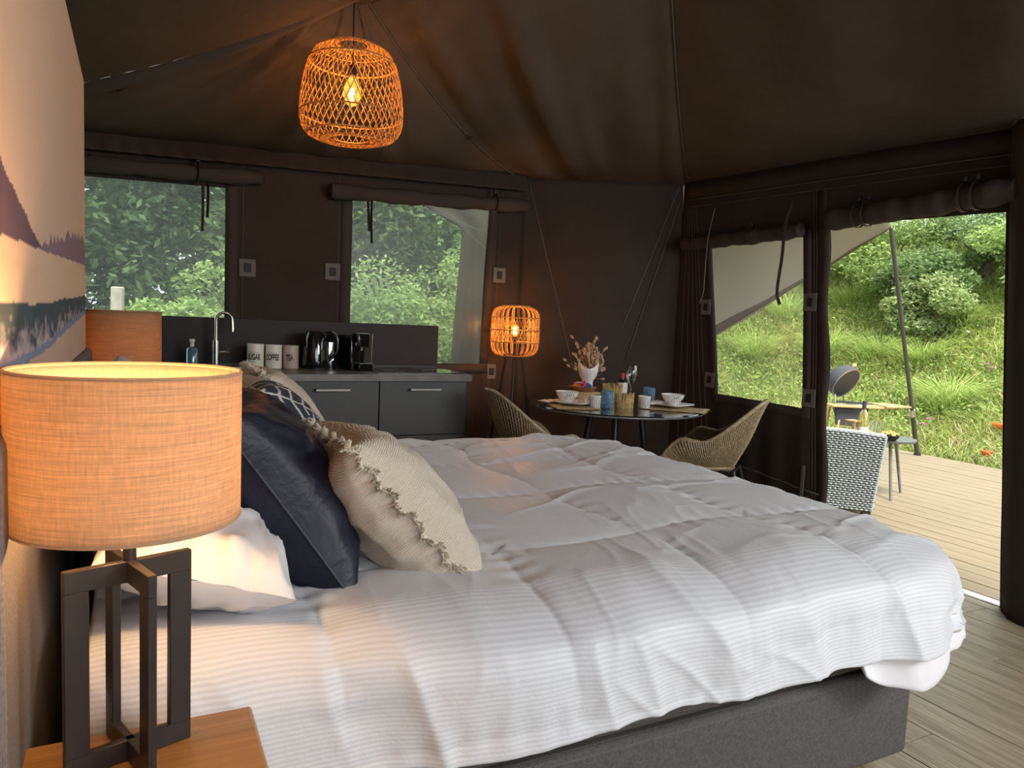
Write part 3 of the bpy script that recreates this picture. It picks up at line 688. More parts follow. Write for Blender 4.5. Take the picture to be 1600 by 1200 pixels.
make_cushion('cushion', 'cream fringed cushion half hidden behind the leaf print one', M['muslin'], .48, .48, .20, 37, (.50, 2.70, .87), (-.55, .0, .83), (.0, 1, 0), wr=.010, piping=('fringe',))
# leaf print cushion
lp = thing('cushion', 'cream cushion printed with dark blue fern leaves', 'cushion')
b, up = cushion(.50, .50, .22, 29, n=150, wr=.006); n = up.shape[0]; V = np.array(b.v); u, v = V[:, 0]/.25, V[:, 1]/.25
base = np.array(lin(.60, .55, .46)[:3]); inkc = np.array(lin(.018, .030, .052)[:3]); msk = np.zeros(len(u))
def leaf(cx, cy, ang, Lg, Wd, nseg):
    global msk
    c_, s_ = math.cos(ang), math.sin(ang); a = (u-cx)*c_+(v-cy)*s_; e = -(u-cx)*s_+(v-cy)*c_; tt = a/Lg
    wdt = Wd*np.sin(np.clip(tt, 0, 1)**.7*PI)**.8; inside = (tt > 0) & (tt < 1) & (np.abs(e) < wdt)
    lob = np.modf(np.abs(tt*nseg*.62-np.abs(e)/Wd*1.25+100))[0]; ok = inside & (lob > .20) & (np.abs(e) > .012); msk = np.where(inside, ok*1., msk)
leaf(.98, -1.02, 2.45, 1.5, .34, 13); leaf(1.0, -.2, 2.9, 1.45, .30, 12); leaf(.95, -.55, 2.0, 1.5, .22, 12); leaf(-.7, .9, -.9, 1.5, .35, 12); leaf(.9, .95, 3.7, 1.3, .30, 12); leaf(.3, -1.0, 1.9, .9, .2, 9)
cl = base[None]*(1-msk[:, None])+inkc[None]*msk[:, None]; obj('cover', b, M['leafprint'], lp, ang=180, colors=np.concatenate([cl, np.ones((len(u), 1))], 1))
obj('piping', B().tube([(p[0], p[1], 0) for p in ([up[i, 0] for i in range(0, n, 4)]+[up[-1, j] for j in range(2, n, 4)]+[up[i, -1] for i in range(n-3, -1, -4)]+[up[0, j] for j in range(n-3, 1, -4)])], .004, 6, closed=True), M['muslin'], lp)
orient(lp, (.43, 2.27, .86), (-.56, .0, .83), (0.0, 1, 0))

# ================================================================ BEDSIDE
def nightstand(label, cx, y0, y1):
    r_ = thing('nightstand', label, 'nightstand', (cx, (y0+y1)/2, 0)); w = .34; d_ = y1-y0
    obj('top', B().box((0, 0, .57), (w, d_, .03)), M['nightwood'], r_, bevel=.006, seg=3)
    obj('body', B().box((0, 0, .30), (w-.02, d_-.02, .50)), M['nightwood'], r_, bevel=.004)
    for z in (.43, .19):
        dr = obj('drawer', B().box((w/2-.004, 0, z), (.018, d_-.05, .21)), M['nightwood'], r_, bevel=.003)
        obj('knob', B().lathe([(.006, 0), (.012, .012), (.010, .02), (0.0001, .022)], 16), M['black'], dr, loc=(w/2+.005, 0, z), rot=(0, PI/2, 0))
    for sx in (-1, 1):
        for sy in (-1, 1): obj('leg', B().lathe([(.012, 0), (.018, .06)], 12, (sx*(w/2-.04), sy*(d_/2-.04), 0)), M['nightwood'], r_)
    return r_
nightstand('honey oak nightstand under the nearest linen lamp', .012, .84, 1.306)
nightstand('honey oak nightstand on the far side of the bed', .012, 3.40, 3.84)
def bedlamp(label, x, y, rz, mat, power, zt, hs):
    """zt: height of the shade rim, hs: shade height"""
    r_ = thing('table_lamp', label, 'lamp', (x, y, .585), rz); H = .312; ar = .090; bw = .013; bh = .033; R = .154
    zt -= .585; zb = zt-hs
    fr_ = obj('lamp_base', B().span((-ar, -bw/2, 0), (ar, bw/2, bh)).span((-bw/2, -ar, 0), (bw/2, ar, bh)), M['lampmetal'], r_, bevel=.0012, seg=1)
    obj('top_cross', B().span((-ar, -bw/2, H-bh), (ar, bw/2, H)).span((-bw/2, -ar, H-bh), (bw/2, ar, H)), M['lampmetal'], r_, bevel=.0012, seg=1)
    for (sx, sy) in ((1, 0), (-1, 0), (0, 1), (0, -1)):
        c = (sx*(ar-bh/2), sy*(ar-bh/2)); obj('upright', B().box((c[0], c[1], H/2), (bh if sx else bw, bh if sy else bw, H-2*bh+.002)), M['lampmetal'], r_, bevel=.0012, seg=1)
    obj('stem', B().tube([(0, 0, H-.01), (0, 0, zb+.03)], .0095, 12), M['lampmetal'], r_)
    n = 96; k_ = 12; rows = []; uvs = []
    for i in range(k_+1):
        z = zb+hs*i/k_
        for j in range(n+1): rows.append((R*math.cos(2*PI*j/n), R*math.sin(2*PI*j/n), z)); uvs.append((j/n, i/k_))
    sh = obj('shade', B().grid(np.array(rows).reshape(k_+1, n+1, 3)), mat, r_, uv=uvs); sh.modifiers.new('sol', 'SOLIDIFY').thickness = .0015
    for z in (zb, zt): obj('rim', B().tube([(R*math.cos(a), R*math.sin(a), z) for a in np.linspace(0, 2*PI, 72, endpoint=False)], .0028, 6, closed=True), mat, sh)
    obj('spider', B().tube([(-R, 0, zb+.03), (R, 0, zb+.03)], .0016, 6).tube([(0, -R, zb+.03), (0, R, zb+.03)], .0016, 6), M['lampmetal'], sh)
    obj('socket', B().lathe([(.016, zb+.015), (.018, zb+.055)], 16), M['black'], r_)
    bl = obj('bulb', B().ball((0, 0, zb+.085), .028, 14, 8, (1, 1, 1.2)), M['bulb'] if 0 else emit('bedside_bulb', (1, .72, .42, 1), 14), r_)
    bl.visible_shadow = True
    l = light('bedside_light', 'POINT', (0, 0, 0), power, (1, .57, .23), .036); l.parent = r_; l.location = (0, 0, zb+.105); return r_
bedlamp('big drum lamp of glowing beige linen on crossed black frames, closest to the camera', -.0075, 1.216, math.radians(19), M['shade'], 18, 1.182, .219)
bedlamp('smaller-looking orange drum lamp behind the near lamp, by the window', -.05, 3.64, math.radians(19), M['shadedark'], 4, 1.245, .26)
# ================================================================ KITCHEN
KF = 4.30
def cab(label, x0, x1, drawers):
    r_ = thing('kitchen_cabinet', label, 'cabinet', ((x0+x1)/2, 4.6, 0), 0); w = x1-x0
    obj('body', B().span((-w/2+.001, -.26, .10), (w/2-.001, .30, .88)), M['cupboard'], r_, bevel=.002)
    obj('plinth', B().span((-w/2, -.22, 0), (w/2, -.20, .10)), M['black'], r_)
    for (z0, z1) in drawers:
        dr = obj('drawer' if len(drawers) > 1 else 'door', B().span((-w/2+.003, -.30, z0), (w/2-.003, -.281, z1)), M['cupboard'], r_, bevel=.0015, seg=1)
        hn = B().span((-.10, -.335, z1-.055), (.10, -.322, z1-.040)).span((-.098, -.325, z1-.052), (-.086, -.298, z1-.043)).span((.086, -.325, z1-.052), (.098, -.298, z1-.043))
        o = obj('handle', hn, M['dull'], dr, bevel=.0015, seg=1)
    return r_
cab('grey drawer cabinet at the right end of the kitchen, under the black hob', 1.312, 1.882, [(.545, .876), (.105, .54)])
cab('grey kitchen cabinet behind the cushions, second from the right end', .741, 1.311, [(.105, .876)])
cab('grey kitchen cabinet under the sink, partly behind the near lamp shade', .170, .740, [(.105, .876)])
cab('grey kitchen cabinet at the left end, hidden by the bedside lamps', -.401, .169, [(.105, .876)])
wt = thing('worktop', 'dark concrete-look worktop running over the grey cabinets', 'worktop', (.75, 4.6, .88))
SX0, SX1, SY0, SY1 = .18, .60, 4.40, 4.74
b = B().span((-.41, 4.275, .88), (SX0, 4.91, .92)).span((SX1, 4.275, .88), (1.907, 4.91, .92)).span((SX0, 4.275, .88), (SX1, SY0, .92)).span((SX0, SY1, .88), (SX1, 4.91, .92))
obj('slab', loc_(b, (.75, 4.6, .88)), M['worktop'], wt)
sk = thing('sink', 'stainless steel sink set in the worktop behind the near lamp', 'sink', (.39, 4.57, .92))
obj('rim', B().span((-.235, -.195, -.001), (-.195, .195, .004)).span((.195, -.195, -.001), (.235, .195, .004)).span((-.235, -.195, -.001), (.235, -.16, .004)).span((-.235, .16, -.001), (.235, .195, .004)), M['chrome'], sk, bevel=.0015, seg=1)
obj('bowl', B().span((-.2, -.165, -.15), (.2, .165, -.147)).span((-.2, -.165, -.15), (-.197, .165, 0)).span((.197, -.165, -.15), (.2, .165, 0)).span((-.2, -.165, -.15), (.2, -.162, 0)).span((-.2, .162, -.15), (.2, .165, 0)), M['chrome'], sk)
fa = thing('faucet', 'tall steel swan-neck faucet beside the sink', 'faucet', (.437, 4.80, .92))
obj('column', B().lathe([(.026, 0), (.026, .012), (.021, .014), (.021, .16), (.0001, .162)], 20), M['chrome'], fa)
pts = [(0, 0, .15), (0, 0, .285)]+[(.045-.045*math.cos(a), -.004*a, .285+.045*math.sin(a)) for a in np.linspace(.3, PI, 9)]+[(.092, -.014, .215)]
obj('spout', B().tube(pts, .0105, 12), M['chrome'], fa); obj('lever', B().tube([(.018, -.005, .085), (.078, -.02, .088)], .010, 12).tube([(.05, -.015, .10), (.088, -.02, .112)], .005, 8), M['chrome'], fa)
sb = thing('splashback', 'tall dark splash board standing along the back of the worktop', 'splashback', (.98, 4.925, .92)); obj('panel', B().span((-.86, -.010, 0), (.938, .006, .295)), M['board'], sb, bevel=.002)
obj('edge_strip', B().span((-.86, -.016, 0), (.938, -.010, .012)), M['blackmetal'], sb)
hb_ = thing('hob', 'black glass hob flush on the right end of the worktop', 'hob', (1.60, 4.60, .92)); obj('glass_plate', B().span((-.285, -.25, .0), (.285, .24, .006)), M['hob'], hb_, bevel=.002)
for (x_, y_, rr) in ((-.14, .1, .09), (.14, .1, .07), (-.14, -.12, .07), (.14, -.12, .09)): obj('cooking_ring', B().shell([(rr, .0062), (rr+.002, .0062), (rr+.002, .0066), (rr, .0066)], 40, (x_, y_, 0)), M['greymetal'], hb_)
# canisters with lettering wrapped on the tin
def textmesh(s, size, sx=1.0, font_bold=0):
    cu = bpy.data.curves.new('t', 'FONT'); cu.body = s; cu.size = size; cu.align_x = 'CENTER'; cu.resolution_u = 3; cu.offset = font_bold
    o = bpy.data.objects.new('t', cu); COL.objects.link(o); bpy.context.view_layer.update(); me = bpy.data.meshes.new_from_object(o.evaluated_get(bpy.context.evaluated_depsgraph_get()))
    V = [(v.co.x*sx, v.co.y) for v in me.vertices]; F = [tuple(p.vertices) for p in me.polygons]; bpy.data.objects.remove(o); bpy.data.curves.remove(cu); bpy.data.meshes.remove(me); return V, F
def canister(word, x, y, h, r, label, tone):
    r_ = thing('canister', label, 'canister', (x, y, .92), math.radians(-20), 'storage canisters on the worktop')
    obj('tin', B().lathe([(r*.97, 0), (r, .004), (r, h-.012)], 40), tone, r_); obj('lid', B().lathe([(r*1.02, h-.012), (r*1.02, h-.002), (r*.98, h), (.0001, h)], 40), tone, r_)
    def wrap(V, F, z, nm, mat):
        P = []
        for (a, c) in V: th = -PI/2+a/r; P.append(((r+.0008)*math.cos(th), (r+.0008)*math.sin(th), z+c))
        obj(nm, B().add(P, F), mat, r_, smooth=False)
    V, F = textmesh(word, .040, .60, .0016); wrap([(a, c*1.25) for a, c in V], F, h*.36, 'lettering', M['ink'])
    for (zz, w_, th_) in ((h*.27, .045, .0022), (h*.62, .055, .0018), (h*.67, .055, .0018)):
        V = []; F = []
        for i in range(11): V += [(-w_/2+w_*i/10, 0), (-w_/2+w_*i/10, th_)]
        F = [(2*i, 2*i+2, 2*i+3, 2*i+1) for i in range(10)]; wrap(V, F, zz, 'print_line', M['inkgrey'])
M['cream2'] = plain('cream_enamel_warm', lin(.50, .42, .33), .4, bump=0, var=.04)
canister('SUGAR', .655, 4.72, .148, .049, 'cream canister lettered SUGAR', M['cream']); canister('COFFEE', .762, 4.72, .145, .049, 'cream canister lettered COFFEE', M['cream']); canister('TEA', .865, 4.72, .143, .047, 'beige canister lettered TEA', M['cream2'])
# soap
so = thing('soap_bottle', 'teal glass soap bottle left of the faucet', 'bottle', (.303, 4.78, .92))
obj('bottle', B().lathe([(.030, 0), (.034, .004), (.034, .10), (.028, .112), (.012, .116), (.012, .122)], 24), M['soap'], so); obj('pump', B().lathe([(.011, .122), (.011, .150), (.016, .152), (.016, .163), (.0001, .165)], 20), M['label'], so)
# kettle
kt = thing('kettle', 'glossy black electric kettle beside the canisters', 'kettle', (1.01, 4.70, .92), math.radians(-15))
kb = plain('gloss_black', lin(.008, .008, .009), .08, bump=0, coat=1)
obj('body', B().lathe([(.072, .012), (.078, .02), (.080, .05), (.070, .19), (.062, .215)], 40), kb, kt); obj('lid', B().lathe([(.062, .215), (.058, .228), (.03, .238), (.0001, .24)], 32), kb, kt)
obj('base', B().lathe([(.080, 0), (.080, .010), (.076, .012)], 32), M['black'], kt)
obj('handle', B().tube(crv([(.055, 0, .222), (.10, 0, .228), (.135, 0, .19), (.13, 0, .11), (.085, 0, .055)], 20), .011, 10), kb, kt); obj('water_gauge', B().span((.060, -.052, .06), (.068, -.035, .18)), M['glass'], kt)
obj('spout', B().tube([(-.05, 0, .20), (-.085, 0, .215)], [.02, .008], 10), kb, kt)
gr = thing('coffee_grinder', 'black and steel cylinder machine between the kettle and coffee maker', 'grinder', (1.115, 4.76, .92)); obj('body', B().lathe([(.04, 0), (.042, .02), (.040, .10), (.036, .105), (.036, .215), (.03, .225), (.0001, .226)], 28), kb, gr)
obj('steel_panel', B().span((-.018, -.0445, .05), (.018, -.040, .17)), M['chrome'], gr, bevel=.003)
# coffee maker
cm = thing('coffee_maker', 'slim black capsule coffee maker with steel trim', 'coffee maker', (1.265, 4.66, .92), math.radians(12))
obj('body', B().span((-.055, -.02, 0), (.055, .16, .22)), kb, cm, bevel=.012, seg=3); obj('head', B().span((-.045, -.10, .145), (.045, 0, .235)), kb, cm, bevel=.010, seg=3)
obj('drip_tray', B().span((-.05, -.13, 0), (.05, -.01, .045)), kb, cm, bevel=.006); obj('tray_grid', B().span((-.046, -.126, .045), (.046, -.02, .049)), M['chrome'], cm, bevel=.001)
obj('trim', B().tube([(.052, -.10, .05), (.056, -.10, .235), (-.03, -.10, .24)], .003, 6).tube([(-.03, -.108, .15), (-.03, -.108, .20), (.03, -.108, .20), (.03, -.108, .15)], .0028, 6, closed=True), M['chrome'], cm); obj('nozzle', B().lathe([(.008, .125), (.012, .147)], 14, (0, -.06, 0)), M['chrome'], cm)

# ================================================================ ROLLED FLAPS, STRAPS
def rollflap(label, a, c, r, cat='rolled flap', straps=(), plug=True):
    a = Vector(a); c = Vector(c); mid = (a+c)/2; r_ = thing('rolled_flap', label, cat, mid); d_ = (c-a); n = 40; P = []
    for i in range(n+1):
        t_ = i/n; p = a+d_*t_-mid; rr = r*(1+.10*math.sin(t_*23)+.06*math.sin(t_*51)); ring = []
        ax = d_.normalized(); side = ax.cross(Vector((0, 0, 1))).normalized(); upv = side.cross(ax)
        for j in range(18):
            th = 2*PI*j/18; q = rr*(1+.04*math.sin(3*th+t_*9)); ring.append(tuple(p+side*math.cos(th)*q+upv*(math.sin(th)*q-.008*math.sin(t_*PI))))
        P.append(ring)
    b = B().grid(np.array(P), wv=True); obj('roll', b, M['band'], r_)
    for e, s_ in ((a-mid, -1), (c-mid, 1)):
        ax = d_.normalized(); obj('roll_end', B().tube([e, e+ax*s_*.012], [r*.95, r*.55], 18).tube([e+ax*s_*.013, e+ax*s_*.016], [r*.35, r*.3], 12), M['canvas'], r_)
    for t_ in straps:
        p = a+d_*t_-mid; ax = d_.normalized(); side = ax.cross(Vector((0, 0, 1))).normalized()
        loop = [p+side*math.cos(th)*(r+.008)+Vector((0, 0, 1))*math.sin(th)*(r+.012) for th in np.linspace(0, 2*PI, 16, endpoint=False)]
        obj('strap', B().tube(loop, .010, 6, closed=True, flat=.35), M['leather'], r_); obj('strap_buckle', B().box(tuple(p+Vector((0, 0, r+.03))), (.02, .02, .03)), M['blackmetal'], r_, bevel=.003)
    return r_
rollflap('rolled brown canvas blind over the window beside the mural', (-.6, YK-.075, 2.05), (.70, YK-.075, 2.085), .045, straps=(.72,))
rollflap('rolled brown canvas blind over the window above the hob', (1.125, YK-.085, 2.06), (2.55, YK-.085, 2.115), .048, straps=(.82,))
rollflap('rolled canvas blind over the small clear window by the doorway', (XR-.085, 4.38, 1.895), (XR-.085, 3.30, 1.905), .046, straps=(.13, .62))
rollflap('thick rolled door flap hanging above the open doorway', (XR-.09, 3.08, 1.945), (XR-.09, 2.05, 1.985), .058, straps=(.18, .24, .76, .82))
def strap(label, pts, w=.011, holes=0, mat='leather', thin=.3):
    o = thing('strap', label, 'strap', pts[0]); P = [Vector(p)-Vector(pts[0]) for p in pts]; obj('band', B().tube(crv(P, 18), w, 6, flat=thin), M[mat], o)
    if holes:
        c_ = crv(P, 40); hb2 = B()
        for i in range(holes): q = c_[22+2*i]; hb2.ball((q.x-.006, q.y, q.z), .0028, 6, 4)
        obj('strap_hole', hb2, M['chrome'], o)
    return o
e = YK-.14
strap('leather strap hanging left of its pair at the window beside the mural', [at_y(317, 283, e), at_y(317, 320, e), at_y(316, 361, e)], .013, 0, 'leather', .7)
strap('shorter strap hanging right of its pair at the window beside the mural', [at_y(325, 284, e), at_y(325, 310, e), at_y(324, 340, e)], .012, 0, 'black', .7)
strap('short brown strap over the left edge of the window above the hob', [at_y(575, 314, e), at_y(576, 340, e), at_y(577, 361, e)], .012, 0, 'leather', .7)
strap('longer dark strap next to it over the window above the hob', [at_y(581, 314, e), at_y(580, 350, e), at_y(581, 380, e)], .011, 0, 'black', .7)
e = XR-.14
strap('punched leather strap dangling in front of the clear window', [at_x(1238, 315, e), at_x(1227, 350, e), at_x(1222, 400, e), at_x(1214, 455, e), at_x(1218, 476, e)], .013, 9)
strap('thin cord dangling left of the clear window', [at_x(1117, 325, e), at_x(1106, 375, e), at_x(1101, 430, e), at_x(1099, 456, e), at_x(1093, 474, e)], .004, 0, 'seam', 1)

# ================================================================ LAMPS OF CANE
def profile_at(prof, t):
    L_ = [0]
    for i in range(1, len(prof)): L_.append(L_[-1]+math.dist(prof[i], prof[i-1]))
    t *= L_[-1]
    for i in range(1, len(prof)):
        if t <= L_[i]+1e-9: q = (t-L_[i-1])/(L_[i]-L_[i-1]+1e-12); return (prof[i-1][0]*(1-q)+prof[i][0]*q, prof[i-1][1]*(1-q)+prof[i][1]*q)
    return prof[-1]
pz = 3.80; ax_, ay_ = .248/1.0002, .969/1.0002
PX, PY = .2484*pz, .9688*pz; ztop, zbot = 2.575, 2.115
pd = thing('pendant_lamp', 'woven bamboo pendant lamp hanging from the tent peak with a glowing bulb', 'lamp', (PX, PY, zbot))
h = ztop-zbot; prof = [(.085, .012), (.125, .0), (.19, .014), (.228, .05), (.240, .10), (.240, .17), (.228, .27), (.207, .36), (.175, .420), (.12, .452), (.07, .46)]
prof = [(r_*1.03, z*h/.46) for r_, z in prof]
b = B(); nst = 44
for sgn in (1, -1):
    for i in range(nst):
        a0 = 2*PI*i/nst; pts = []
        for j in range(23):
            t_ = j/22; r_, z = profile_at(prof, t_); a = a0+sgn*1.25*(t_+.0); pts.append(((r_+.0015*sgn)*math.cos(a), (r_+.0015*sgn)*math.sin(a), z))
        b.tube(pts, .0022, 4, flat=.6, caps=False)
o = obj('woven_shade', b, M['rattan'], pd); o['kind'] = 'stuff'
for t_, rr in ((0, .005), (.20, .004), (.36, .004), (.74, .005), (.86, .0035), (1, .004), (.10, .003), (.93, .003)):
    r_, z = profile_at(prof, t_); obj('hoop', B().tube([(r_*math.cos(a), r_*math.sin(a), z) for a in np.linspace(0, 2*PI, 48, endpoint=False)], rr, 6, closed=True), M['rattan'], pd)
obj('cord', B().tube([(0, 0, h*.72), (0, 0, 2.86-zbot)], .0035, 6), M['black'], pd); obj('socket', B().lathe([(.012, h*.66), (.02, h*.68), (.02, h*.78), (.006, h*.80)], 16), M['black'], pd)
obj('bulb', B().lathe([(.0001, h*.36), (.025, h*.39), (.046, h*.48), (.040, h*.56), (.018, h*.65), (.014, h*.67)], 24), M['bulbglass'], pd)
obj('filament', B().ball((0, 0, h*.49), .013, 10, 8, (1, 1, 2.6)), M['bulb'], pd)
l = light('pendant_light', 'POINT', (0, 0, 0), 12, (1, .52, .18), .04); l.parent = pd; l.location = (0, 0, h*.50)
FX, FY = .4575*5.2, .889*5.2
flm = thing('floor_lamp', 'cane floor lamp on black tripod legs glowing in the corner', 'lamp', (FX, FY, 0))
z0, z1 = 1.03, 1.375; hh = z1-z0; prof = [(.105, 0), (.145, .012), (.165, .045), (.17, .09), (.172, .17), (.17, .26), (.163, .305), (.14, .333), (.095, .345)]; prof = [(r_, z0+z*hh/.345) for r_, z in prof]
b = B()
for i in range(26):
    for dd in (-.035, .035):
        a = 2*PI*i/26+dd; b.tube([(profile_at(prof, j/14)[0]*math.cos(a), profile_at(prof, j/14)[0]*math.sin(a), profile_at(prof, j/14)[1]) for j in range(15)], .0026, 5, caps=False)
o = obj('cane_ribs', b, M['rattan'], flm); o['kind'] = 'stuff'
b = B()
for (za, zb_) in ((z0+.095, z0+.18), (z0+.18, z0+.265)):
    for i in range(26):
        a = 2*PI*i/26+.035; a2_ = 2*PI*(i+1)/26-.035
        for (p, q) in ((a, a2_), (a2_, a)): b.tube([(.168*math.cos(p), .168*math.sin(p), za), (.168*math.cos(q), .168*math.sin(q), zb_)], .002, 4, caps=False)
o = obj('cane_crosses', b, M['rattan'], flm); o['kind'] = 'stuff'
for z, r_ in ((z0, .105), (z0+.095, .172), (z0+.18, .174), (z0+.265, .172), (z1, .095)): obj('hoop', B().tube([(r_*math.cos(a), r_*math.sin(a), z) for a in np.linspace(0, 2*PI, 40, endpoint=False)], .0045, 6, closed=True), M['rattan'], flm)
obj('lid_ring', B().shell([(.06, z1), (.10, z1), (.10, z1+.006), (.06, z1+.006)], 32), M['rattan'], flm)
for k_ in range(3):
    a = math.radians(-118+120*k_); obj('leg', B().tube([(.06*math.cos(a), .06*math.sin(a), z0+.02), (.24*math.cos(a), .24*math.sin(a), .0)], .0085, 8), M['blackmetal'], flm)
obj('stem', B().tube([(0, 0, z0+.02), (0, 0, z0+.12)], .008, 8).tube([(-.1, 0, z0+.01), (.1, 0, z0+.01)], .004, 6).tube([(0, -.1, z0+.01), (0, .1, z0+.01)], .004, 6), M['blackmetal'], flm)
obj('socket', B().lathe([(.015, z0+.10), (.018, z0+.135)], 14), M['black'], flm)
obj('bulb', B().lathe([(.012, z0+.135), (.026, z0+.16), (.026, z0+.205), (.0001, z0+.225)], 20), M['bulbglass'], flm); obj('filament', B().lathe([(.012, z0+.15), (.014, z0+.165), (.014, z0+.195), (.0001, z0+.205)], 12), M['bulb'], flm)
l = light('floor_lamp_light', 'POINT', (0, 0, 0), 15, (1, .50, .16), .032); l.parent = flm; l.location = (0, 0, z0+.18)
# ================================================================ DINING CORNER
TX, TY, TR = 2.83, 3.99, .565
tb = thing('dining_table', 'round black glossy dining table laid for two', 'table', (TX, TY, 0))
obj('tabletop', B().lathe([(.0001, .728), (TR-.03, .728), (TR-.004, .738), (TR, .744), (TR-.003, .75), (.0001, .75)], 96), M['tabletop'], tb)
obj('edge_band', B().shell([(TR-.004, .731), (TR+.001, .736), (TR+.001, .742), (TR-.004, .738)], 96), M['greymetal'], tb)
obj('under_frame', B().tube([(-.3, -.3, .715), (.3, .3, .715)], .014, 8).tube([(.3, -.3, .715), (-.3, .3, .715)], .014, 8), M['blackmetal'], tb)
lgd = Vector((.955*0, 0, 0))
for k_ in range(4):
    a = math.radians(-126+90*k_); obj('leg', B().tube([(.16*math.cos(a), .16*math.sin(a), .72), (.26*math.cos(a), .26*math.sin(a), .0)], [.022, .012], 12), M['blackmetal'], tb)
def wicker_chair(label, x, y, rz):
    r_ = thing('wicker_armchair', label, 'chair', (x, y, 0), rz, 'wicker dining armchairs')
    # local +x is the facing direction. Tub shell: outline angle ph from -1 (one arm nose) through 0 (back) to 1
    def outline(ph, t_):
        """t_=0 bottom under seat, 1 rim"""
        a = ph*PI*.5; ab = abs(ph)
        if ab <= .5: c_ = math.cos(ph*PI); s_ = math.sin(ph*PI); rx, ry = -c_, s_
        else: rx = (ab-.5)*2; ry = math.copysign(1, ph)
        back = max(0, 1-ab*1.75)**.85; back = back*back*(3-2*back)
        front = max(0, (ab-.72)/.28)
        zr = .625+.235*back-.19*front**1.6+.012*math.sin(ab*9)
        zb = .44+.02*front
        X = rx*(.17+.035*t_) if rx < 0 else rx*(.27+.04*t_)
        Yw = ry*(.215+.075*math.sin(min(1, t_*1.1)*PI*.5)-.03*front)
        bul = math.sin(min(1, t_*1.6)*PI/2)
        X = X*(.62+.38*bul); Yw = Yw*(.56+.44*bul); z = zb+(zr-zb)*t_**1.05
        X -= .075*back*t_**2.2
        return Vector((X, Yw, z))
    NP, NQ = 60, 16; P = np.array([[tuple(outline(-1+2*i/NP, j/NQ)) for j in range(NQ+1)] for i in range(NP+1)])
    obj('tub_shell', B().grid(P), M['wickerd'], r_, solid=.008)
    b = B(); nr = 86
    for i in range(nr+1):
        ph = -1+2*i/nr; ph2 = max(-1, min(1, ph*1.0+.06*math.sin(ph*7)))
        pts = [outline(max(-1, min(1, ph2*(1-.10*(1-j/10)))), j/10)*1.0 for j in range(11)]
        pts = [Vector((p.x*1.025, p.y*1.03, p.z-.002)) for p in pts]; b.tube(pts, .0038, 4, caps=False)
    for q in np.linspace(.08, .95, 15):
        pts = [outline(-1+2*i/48, q) for i in range(49)]
        b.tube([Vector((p.x*(1.02+.008*math.cos(i*PI)), p.y*(1.025+.008*math.cos(i*PI)), p.z)) for i, p in enumerate(pts)], .0032, 4, caps=False)
    o = obj('weave', b, M['wicker'], r_); o['kind'] = 'stuff'
    rim = [outline(-1+2*i/60, 1) for i in range(61)]; low = [outline(1, q) for q in (.8, .5, .2, 0)]; lo2 = [outline(-1, q) for q in (0, .2, .5, .8)]
    obj('rim', B().tube(lo2+rim+low, .011, 8), M['wicker'], r_)
    sp = B(); n2 = 22; Q = []
    for i in range(n2+1):
        a = 2*PI*i/n2; row = []
        for j in range(7): q = j/6; c_, s_ = math.cos(a), math.sin(a); row.append((.03+c_*.20*q*(1.08 if c_ > 0 else .70), s_*.17*q, .462-.018*(1-q*q)+(.0 if q < .9 else -.02)))
        Q.append(row)
    sp.grid(np.array(Q)); obj('seat', sp, M['wicker'], r_, solid=.02)
    obj('apron', B().tube([(.03+.13*math.cos(a)*1.05, .11*math.sin(a), .436) for a in np.linspace(0, 2*PI, 30, endpoint=False)], .016, 6, closed=True), M['wickerd'], r_)
    for sx in (-1, 1):
        for sy in (-1, 1): obj('leg', B().tube([(.13*sx, .13*sy, .435), (.24*sx, .22*sy, 0)], .010, 8), M['blackmetal'], r_)
    obj('leg_brace', B().tube([(.13*sx_, .13*sy_, .428) for sx_, sy_ in ((1, 1), (1, -1), (-1, -1), (-1, 1))], .008, 6, closed=True), M['blackmetal'], r_)
    return r_
wicker_chair('woven wicker tub chair beside the floor lamp, facing the entrance', 2.14, 3.90, math.radians(-6))
wicker_chair('woven wicker tub chair under the clear window, facing the kitchen', 3.195, 3.43, math.atan2(.77, -.62))
ZT_ = .7505
def put(px, py, y=None, z=ZT_):
    p = at_z(px, py, z); return p if y is None else Vector((at_y(px, py, y).x, y, z))
# placemats
def mat_(label, c, rz):
    r_ = thing('placemat', label, 'placemat', (c[0], c[1], ZT_), rz); b = B(); P = np.array([[(-.20+.4*i/16, -.14+.28*j/12, .0035+.0012*math.sin(i*1.3+j)) for j in range(13)] for i in range(17)]); obj('mat', b.grid(P), M['sea'], r_, solid=.003)
    f = B()
    for i in range(60):
        yy_ = -.14+.28*i/59
        for s_ in (-1, 1): f.tube([(s_*.199, yy_, .003), (s_*(.208+.005*random.random()), yy_+random.uniform(-.003, .003), .002)], .0012, 3, caps=False)
    o = obj('frayed_edge', f, M['sea'], r_); o['kind'] = 'stuff'; return r_
mat_('woven seagrass placemat on the kitchen side of the table', (2.47, 3.985), math.radians(75)); mat_('woven seagrass placemat on the doorway side of the table', (3.10, 3.73), math.radians(-48))
def plate(label, c, s, rz, z, mat=None):
    r_ = thing('plate', label, 'plate', (c[0], c[1], z), rz); b = B(); prof = [(.0, .002), (.35, .002), (.60, .003), (.80, .010), (1.0, .018)]; P = []
    for i in range(41):
        a = 2*PI*i/40; k_ = 1/max(abs(math.cos(a)), abs(math.sin(a))); k_ = min(k_, 1.27); P.append([(q*s/2*k_*math.cos(a), q*s/2*k_*math.sin(a), h_) for q, h_ in prof])
    obj('dish', b.grid(np.array(P)), mat or M['white'], r_, solid=.004, soff=-1); return r_
plate('square white plate on the placemat nearer the kitchen', (2.50, 3.99), .225, math.radians(40), ZT_+.0105)
plate('square white plate on the placemat nearer the doorway', (3.13, 3.79), .225, math.radians(15), ZT_+.0105)
